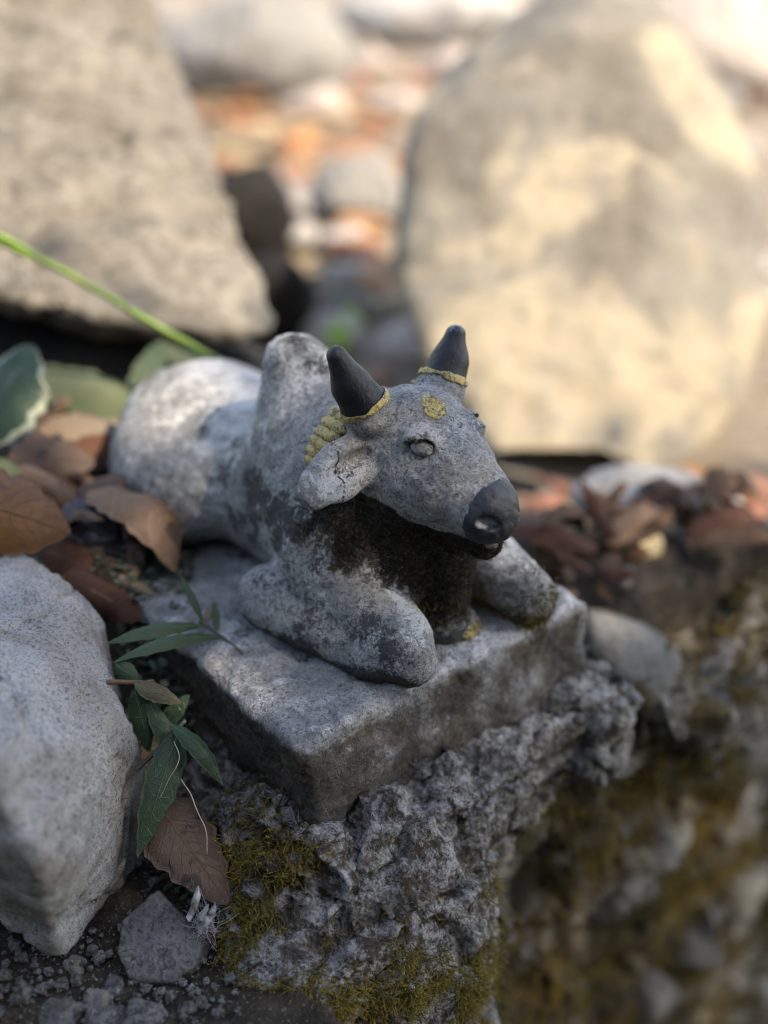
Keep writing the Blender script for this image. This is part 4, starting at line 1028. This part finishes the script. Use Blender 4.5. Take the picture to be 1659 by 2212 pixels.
# cut sprig standing between rock and wall
sprig = empty('leafy_sprig', W3(300, 1655, .47)); S0 = np.array(sprig.location)
tag(sprig, 'dark green leafy sprig wedged between granite rock and plinth', 'plant')
wstem(sprig, S0, [(295, 1660, .468), (330, 1630, .468), (365, 1590, .466), (400, 1555, .468)], .0011, .0008, 'stem_grey')
wstem(sprig, S0, [(230, 1476, .462), (262, 1474, .462), (290, 1478, .465), (330, 1470, .472)], .0011, .0009, 'stem_brown')
wleaf(sprig, S0, (388, 1572, .466), (297, 1852, .448), .0150, 'leaf_green', bend=.05, curl=.5, roll=-6, seed=30, p=.75, q=.85, nu=30)
wleaf(sprig, S0, (366, 1563, .464), (482, 1698, .456), .0085, 'leaf_green', bend=.20, curl=.8, roll=-10, seed=31, p=.95, q=.9)
wleaf(sprig, S0, (290, 1478, .463), (392, 1520, .468), .0085, 'leaf_olive', bend=.06, curl=.5, seed=32, p=.8)
wleaf(sprig, S0, (290, 1485, .468), (322, 1625, .47), .0105, 'leaf_green', bend=.05, curl=.6, seed=33)
wleaf(sprig, S0, (320, 1515, .470), (390, 1650, .468), .0085, 'leaf_mid', bend=.06, curl=.6, seed=34)
wleaf(sprig, S0, (350, 1570, .475), (410, 1500, .478), .0085, 'leaf_green', bend=.06, curl=.6, seed=35)
# long bright stem from the left, and its fellow behind the muzzle
def stalk(name, label, pts, r0, r1, mat, sheath=None):
    P = bez([W3(*p) for p in pts], 40); org = P[0]
    e = empty(name, org); tag(e, label, 'stem')
    v, q = tube_mesh(P - org, r0, r1, 10, .0010, 8); mesh_obj('stalk', v, q, M[mat], e)
    for kn in (8, 21, 32):
        v, q = tube_mesh(np.stack([P[kn] + (P[kn + 1] - P[kn]) * f - org for f in np.linspace(-.25, .25, 5)]), r0 * 1.35, r0 * 1.2, 10); mesh_obj('node', v, q, M['leaf_pale'], e, uv=np.full((len(v), 2), .3))
    if sheath:
        V, Q, uv, mid, n = leaf_mesh(P[sheath[0]] - org, P[sheath[1]] - org, sheath[2], bend=.02, curl=2.0, seed=3, nrm=CO - P[0]); mesh_obj('leaf_sheath', V, Q, M['leaf_lime'], e, uv=uv)
    return e
stalk('green_shoot', 'long bright green stem slanting down behind the bull rump', [(-40, 490, .62), (150, 590, .63), (330, 700, .645), (600, 850, .655)], .0016, .0022, 'stem_lime', (0, 9, .011))
stalk('green_shoot', 'short green stem lying on the ground behind the muzzle', [(1085, 1095, .74), (1160, 1130, .745), (1200, 1190, .74), (1270, 1232, .735)], .0032, .0022, 'stem_lime')
def strand(name, label, pts, r, mat, cat='root'):
    P = bez([W3(*p) for p in pts], 24); v, q = tube_mesh(P - P[0], r, r * .6, 6, .0045, 9)
    o = mesh_obj(name, v, q, M[mat]); o.location = tuple(P[0]); return tag(o, label, cat)
strand('dry_root', 'pale curled rootlet hanging over the big dark green leaf', [(385, 1610, .452), (400, 1650, .451), (372, 1680, .450), (345, 1718, .449)], .00022, 'root')
strand('dry_root', 'pale thin rootlet beside the spotted brown leaf', [(400, 1690, .456), (425, 1740, .454), (440, 1780, .453), (443, 1850, .452)], .00026, 'root')
strand('twig', 'thin dry twig lying on the plinth top near the weed', [(548, 1442, .486), (540, 1480, .482), (538, 1500, .480), (545, 1520, .478)], .0004, 'root', 'twig')
# white fluff
def fluff():
    c = W3(440, 1960, .447); r2 = np.random.default_rng(5); Vs, Qs = [], []; off = 0
    e = empty('plant_fluff', c); tag(e, 'small tuft of white fluffy petals beside the slate chip', 'fluff')
    for bx, by, tx, ty, w in ((412, 1985, 428, 1915, .0055), (440, 2005, 466, 1950, .0055), (425, 1975, 455, 1988, .006), (415, 1962, 408, 1990, .005), (430, 1990, 445, 1960, .005), (450, 2000, 430, 2010, .005)):
        b, t = W3(bx, by, .447) - c, W3(tx, ty, .444) - c
        V, Q, uv, mid, n = leaf_mesh(b, t, w, bend=.2, curl=2.2, ruff=.9, twist=70, q=.5, seed=int(bx), nrm=CO - c, nu=12, nv=7); mesh_obj('petal', V, Q, M['fluff'], e, uv=uv)
    for i in range(90):
        a = W3(442 + r2.normal() * 10, 1995 + r2.normal() * 8, .446) - c; bb = a + r2.normal(size=3) * .0045
        v, q = tube_mesh(bez([a, a + r2.normal(size=3) * .003, bb], 6), .00012, .00006, 4); Vs.append(v); Qs.append(q + off); off += len(v)
    tag(mesh_obj('hair', np.concatenate(Vs), np.concatenate(Qs), M['fluff'], e), kind='stuff')
fluff()
# tiny seedling with round leaves
seed_ = empty('seedling', W3(405, 2125, .445)); tag(seed_, 'tiny seedling with two round green leaves below the slate chip', 'plant')
s0 = np.array(seed_.location)
for bx, by, tx, ty in ((402, 2122, 366, 2145), (404, 2122, 440, 2150), (403, 2124, 410, 2100)):
    wleaf(seed_, s0, (bx, by, .442), (tx, ty, .437), .0062 if ty > 2110 else .0035, 'leaf_mid', bend=.06, curl=.3, p=1.1, q=.55, seed=bx)
wstem(seed_, s0, [(403, 2122, .442), (404, 2126, .443), (404, 2132, .446)], .0004, .0004, 'stem_grey')
# ground cover: a carpet of tiny leaves
def ground_cover():
    r2 = np.random.default_rng(12); spots = []
    for cx, cy, sx, sy, n, z in ((440, 1235, 55, 60, 520, .004), (360, 1330, 60, 40, 220, -.01), (400, 1420, 30, 60, 160, -.03), (400, 1660, 45, 70, 150, -.06), (390, 1850, 50, 55, 170, -.074), (430, 1750, 25, 70, 90, -.066), (170, 1190, 60, 50, 60, .0), (340, 1480, 40, 60, 120, -.05)):
        for i in range(n): spots.append((cx + r2.normal() * sx, cy + r2.normal() * sy, z + r2.uniform(-.004, .006)))
    W = np.array([onz(*s) for s in spots])
    g = ground_h(W); W[:, 2] = np.maximum(W[:, 2], g + .001)
    W[:, 2] = np.minimum(W[:, 2], g + .014)
    Vs, Qs, uvs = [], [], []; off = 0
    for p in W:
        a = r2.uniform(0, 6.28); t = np.array([math.cos(a), math.sin(a), r2.uniform(-.1, .7)]); L = r2.uniform(.0022, .0058)
        V, Q, uv, mid, n = leaf_mesh(p, p + t * L, L * r2.uniform(.55, .85), bend=.1, curl=.5, nu=6, nv=5, q=.55, seed=int(r2.integers(99)), nrm=(r2.normal() * .5, r2.normal() * .5, 1), thick=.0001)
        Vs.append(V); Qs.append(Q + off); uvs.append(uv); off += len(V)
    return tag(mesh_obj('ground_cover', np.concatenate(Vs), np.concatenate(Qs), M['cover'], uv=np.concatenate(uvs)), 'tiny grey green creeping leaves carpeting the soil by the plinth', 'ground cover', kind='stuff')
ground_cover()

def grit():
    r2 = np.random.default_rng(21); Vs, Qs = [], []; off = 0
    ico = bmesh.new(); bmesh.ops.create_icosphere(ico, subdivisions=1, radius=1); iv = np.array([v.co[:] for v in ico.verts]); iq = np.array([[v.index for v in f.verts] for f in ico.faces]); ico.free()
    for i in range(800):
        x, y = r2.uniform(-60, 520), 2230 - abs(r2.normal()) * 130
        if i % 4 == 0: x, y = r2.normal(400, 50), r2.uniform(1650, 2100)
        p = onz(x, y, -.08); p[2] = gz(p[0], p[1]) + .0015
        S = .0005 + .0026 * r2.random() ** 5
        v = iv * (S * r2.uniform(.6, 1.25, (len(iv), 1))) * np.array([1, 1, .7]); Vs.append(v + p); Qs.append(iq + off); off += len(iv)
    return tag(mesh_obj('grit', np.concatenate(Vs), np.concatenate(Qs), M['rock_gritty'], smooth=False), 'loose grit and crumbs of mortar on the dark soil', 'grit', kind='stuff')
def gz(x, y): return float(ground_h(np.array([[x, y, 0.0]]))[0])
grit()
# ------------------------------------------------------------------ litter and rubble behind
def whereabouts(x, y):
    if y > 1.9: return 'far beyond the big grey stone' if x < .1 else 'far beyond the golden boulder'
    if x < -.05: return 'between the tan slab and the big grey stone'
    return 'left of the golden boulder' if x < .15 else 'right of the golden boulder'

def gz(x, y): return float(ground_h(np.array([[x, y, 0.0]]))[0])
def flat_leaf(x, y, label, group, mat, L, seed, lift=.006, tilt=.35):
    r2 = np.random.default_rng(seed); a = r2.uniform(0, 6.28); z = gz(x, y) + lift
    b = np.array([x, y, z]); d = np.array([math.cos(a), math.sin(a), r2.uniform(-tilt, tilt) * .6]); d /= np.linalg.norm(d)
    t = b + d * L; t[2] = max(t[2], gz(t[0], t[1]) + .004)
    V, Q, uv, mid, n = leaf_mesh(b, t, L * r2.uniform(.38, .6), bend=r2.uniform(.02, .22), curl=r2.uniform(.3, 2.0), nu=14, nv=8, ruff=.22, seed=seed % 97, nrm=(r2.normal() * .35, r2.normal() * .35, 1))
    return tag(mesh_obj('fallen_leaf', V, Q, M[mat], None, b, uv=uv), label, 'leaf', group)
# right-hand drift of brown leaves on the terrace
r3 = np.random.default_rng(77)
for i in range(150):
    x, y = r3.uniform(1220, 1740), r3.uniform(1190, 1560)
    w = onz(x, y, -.085); k = r3.random()
    if WL(w)[1] < .045 or WL(w)[0] < .19: continue
    flat_leaf(w[0], w[1], *(('brown dead leaf in the drift beside the coping stone', 'brown leaves beside the coping stone', 'leaf_brown') if k < .4 else ('black spotted leaf in the drift beside the coping stone', 'spotted leaves beside the coping stone', 'leaf_spotty') if k < .6 else ('dark reddish leaf in the drift beside the coping stone', 'reddish leaves beside the coping stone', 'leaf_red') if k < .8 else ('tan dead leaf in the drift beside the coping stone', 'tan leaves beside the coping stone', 'leaf_tan')), r3.uniform(.018, .06), 300 + i, lift=r3.uniform(.004, .03), tilt=1.0)
kinds = [('leaf_orange', 'orange dry leaf among the sunlit stones', 'orange leaves among sunlit stones'), ('leaf_terra', 'terracotta dry leaf among the sunlit stones', 'terracotta leaves among sunlit stones'), ('leaf_buff', 'buff dry leaf among the sunlit stones', 'buff leaves among sunlit stones')]
spots = [(600, 330, 90, 40), (820, 330, 60, 60), (760, 560, 60, 50), (640, 180, 110, 60), (780, 220, 90, 70), (720, 300, 120, 40), (480, 260, 90, 60), (500, 320, 70, 40), (860, 60, 140, 60), (1560, 60, 120, 90)]
n = 0
for cx, cy, sx, sy in spots:
    for j in range(17):
        w = onz(cx + r3.normal() * sx, max(-40, cy + r3.normal() * sy), -.125); k = kinds[int(r3.integers(3))]; wh = whereabouts(w[0], w[1])
        flat_leaf(w[0], w[1], k[1].replace('among the sunlit stones', 'lying ' + wh), k[2].replace('among sunlit stones', wh), k[0], r3.uniform(.07, .12), 400 + n, lift=.012); n += 1
for i, (x, y, mt, lb, L) in enumerate([
        (800, 520, 'leaf_orange', 'bright orange leaf standing by the left edge of the golden boulder', .06), (745, 640, 'leaf_lime', 'bright lime green leaf below the small tan stone', .05),
        (735, 735, 'leaf_lime', 'lime green leaf lying just behind the hump', .045), (790, 800, 'leaf_terra', 'terracotta leaf seen between the two horns', .07), (830, 830, 'leaf_terra', 'second terracotta leaf behind the bull forehead', .06),
        (1075, 960, 'leaf_terra', 'terracotta leaf beside the far eye of the bull', .07), (1090, 930, 'leaf_orange', 'orange leaf at the foot of the golden boulder', .05), (1215, 1060, 'leaf_terra', 'pinkish terracotta leaf beside the grey pebble', .06),
        (1290, 1130, 'leaf_terra', 'terracotta leaf leaning on the whitish stone', .06), (1625, 1010, 'leaf_terra', 'large terracotta leaf right of the bright white stone', .10), (1640, 1090, 'leaf_orange', 'orange brown leaf below the large terracotta leaf', .08),
        (1500, 1210, 'leaf_buff', 'buff leaf under the bright white stone', .07), (470, 310, 'leaf_lime', 'yellow green leaf above the black stone', .06), (650, 700, 'leaf_mid', 'green leaf in the dark gap behind the hump', .05), (690, 690, 'leaf_lime', 'small green leaf beside the dark gap', .04)]):
    w = onz(x, y, -.11); flat_leaf(w[0], w[1], lb, None, mt, L, 600 + i, lift=.02, tilt=1.2)
def rubble(x, y, S, seed, mat, label, group):
    r2 = np.random.default_rng(seed); pts = []
    for i in range(9):
        a = i * 2.4 + r2.uniform(-.4, .4); zz = 1 - 2 * (i + .5) / 9; rr = math.sqrt(1 - zz * zz); s = r2.uniform(.75, 1.2)
        pts.append([math.cos(a) * rr * S / 2 * s, math.sin(a) * rr * S / 2 * s, zz * S * .24 * r2.uniform(.7, 1.3)])
    P = np.array(pts); P[:, 2] += gz(x, y) + S * .12; P[:, 0] += x; P[:, 1] += y
    return rock_pts('stone', label, 'stone', P, M[mat], S * .012, S / 16, ((2.5 / S, .04 * S, 2, False), (9 / S, .015 * S, 2, True)), group, None, seed, 4)
rk = [('rock_white', 'pale rubble stone scattered behind the golden boulder and slab', 'pale rubble stones'), ('rock_grey', 'grey rubble stone scattered behind the golden boulder and slab', 'grey rubble stones'), ('rock_pink', 'pinkish rubble stone scattered behind the golden boulder and slab', 'pinkish rubble stones')]
for i in range(95):
    y = .92 + 4.2 * r3.random() ** 1.4; x = r3.uniform(-.42, .45) * (y + .25)
    k = rk[int(r3.integers(3))]; wh = whereabouts(x, y); rubble(x, y, r3.uniform(.05, .13) * (.7 + .35 * y), 700 + i, k[0], k[1].replace('scattered behind the golden boulder and slab', 'lying ' + wh), k[2] + ' ' + wh)

for i in range(70):                                # the rubble goes on to both sides of the view
    y = .75 + 3.6 * r3.random(); sd = -1 if i % 2 else 1; x = sd * (.55 + r3.random() * 1.6) * (.5 + .4 * y)
    if x > 0 and WL(np.array([x, y, 0]))[1] < .12: continue
    k = rk[int(r3.integers(3))]; wh = 'spread well left of the tan slab' if sd < 0 else 'spread well right of the golden boulder'
    rubble(x, y, r3.uniform(.05, .16) * (.7 + .3 * y), 900 + i, k[0], k[1].replace('scattered behind the golden boulder and slab', wh), k[2] + ' ' + wh)
    k = kinds[int(r3.integers(3))]
    flat_leaf(x + r3.normal() * .1, y + r3.normal() * .1, k[1].replace('among the sunlit stones', wh), k[2].replace('among sunlit stones', wh), k[0], r3.uniform(.06, .11), 1400 + i, lift=.012)
# ------------------------------------------------------------------ tree behind the photographer that shades the statue
def tree():
    C = np.array([0.02, -.31, 0]) + np.array(SUN) * 3.3
    base = np.array([C[0] + .5, C[1] - .7, -.52])
    t = empty('shade_tree', base); tag(t, 'leafy tree standing behind the viewer that shades the statue', 'tree')
    v, q = tube_mesh(bez([np.zeros(3), (.05, .1, .9), (-.1, .3, 1.8), C - base], 24), .13, .04, 12, .02, 4)
    mesh_obj('trunk', v, q, M['bark'], t)
    r2 = np.random.default_rng(9)
    for i in range(9):
        a = i * .7; p0 = bez([np.zeros(3), (.05, .1, .9), (-.1, .3, 1.8), C - base], 24)[13 + i]
        e = C - base + np.array([math.cos(a) * 1.0, math.sin(a) * .65, r2.uniform(-.1, .4)])
        v, q = tube_mesh(bez([p0, (p0 + e) / 2 + np.array([0, 0, .15]), e], 12), .035, .01, 7); mesh_obj('limb', v, q, M['bark'], t)
    n = 24000
    cl = r2.normal(size=(480, 3)); cl /= np.linalg.norm(cl, axis=1, keepdims=True); cl *= (r2.random(480) ** .4)[:, None]
    P = cl[r2.integers(480, size=n)] + r2.normal(size=(n, 3)) * .11
    P = P * np.array([1.45, .92, .55]) + (C - base)
    a = r2.normal(size=(n, 3)); a /= np.linalg.norm(a, axis=1, keepdims=True); b = np.cross(a, r2.normal(size=(n, 3))); b /= np.linalg.norm(b, axis=1, keepdims=True)
    L = r2.uniform(.04, .075, n)[:, None]
    Vs = np.concatenate([P, P + a * L * .5 + b * L * .27, P + a * L, P + a * L * .5 - b * L * .27]); i = np.arange(n)
    mesh_obj('crown', Vs, np.stack([i, i + n, i + 2 * n, i + 3 * n], 1), M['crown'], t, smooth=False)
tree()
def shrub(x, y, rx, ry, hgt, seed, label):  # unseen shrubs, added to block the sky from the camera side
    base = np.array([x, y, -.52]); t = empty('sky_block_shrub', base); tag(t, label, 'shrub', 'shrubs added to block sky behind the viewer')
    r2 = np.random.default_rng(seed)
    for i in range(5):
        e = np.array([r2.normal() * rx * .4, r2.normal() * ry * .4, hgt * r2.uniform(.6, .9)])
        v, q = tube_mesh(bez([(r2.normal() * .05, r2.normal() * .05, 0), e * np.array([.3, .3, .5]), e], 10), .025, .006, 6); mesh_obj('stem', v, q, M['bark'], t)
    n = 5000; cl = r2.normal(size=(160, 3)); cl /= np.linalg.norm(cl, axis=1, keepdims=True); cl *= (r2.random(160) ** .4)[:, None]
    P = (cl[r2.integers(160, size=n)] + r2.normal(size=(n, 3)) * .12) * np.array([rx, ry, hgt * .5]) + np.array([0, 0, hgt * .52])
    P[:, 2] = np.abs(P[:, 2])
    a = r2.normal(size=(n, 3)); a /= np.linalg.norm(a, axis=1, keepdims=True); b = np.cross(a, r2.normal(size=(n, 3))); b /= np.linalg.norm(b, axis=1, keepdims=True)
    L = r2.uniform(.06, .11, n)[:, None]; i = np.arange(n)
    Vs = np.concatenate([P, P + a * L * .5 + b * L * .3, P + a * L, P + a * L * .5 - b * L * .3])
    mesh_obj('foliage', Vs, np.stack([i, i + n, i + 2 * n, i + 3 * n], 1), M['crown'], t, smooth=False)
for i, (x, y, h_) in enumerate(((-1.5, -.9, 2.0), (-.5, -1.35, 2.2), (.6, -1.4, 2.2), (1.7, -1.0, 2.0), (-2.0, .1, 1.5))):
    shrub(x, y, .75, .5, h_, 60 + i, 'leafy shrub added unseen behind the viewer to block sky light')
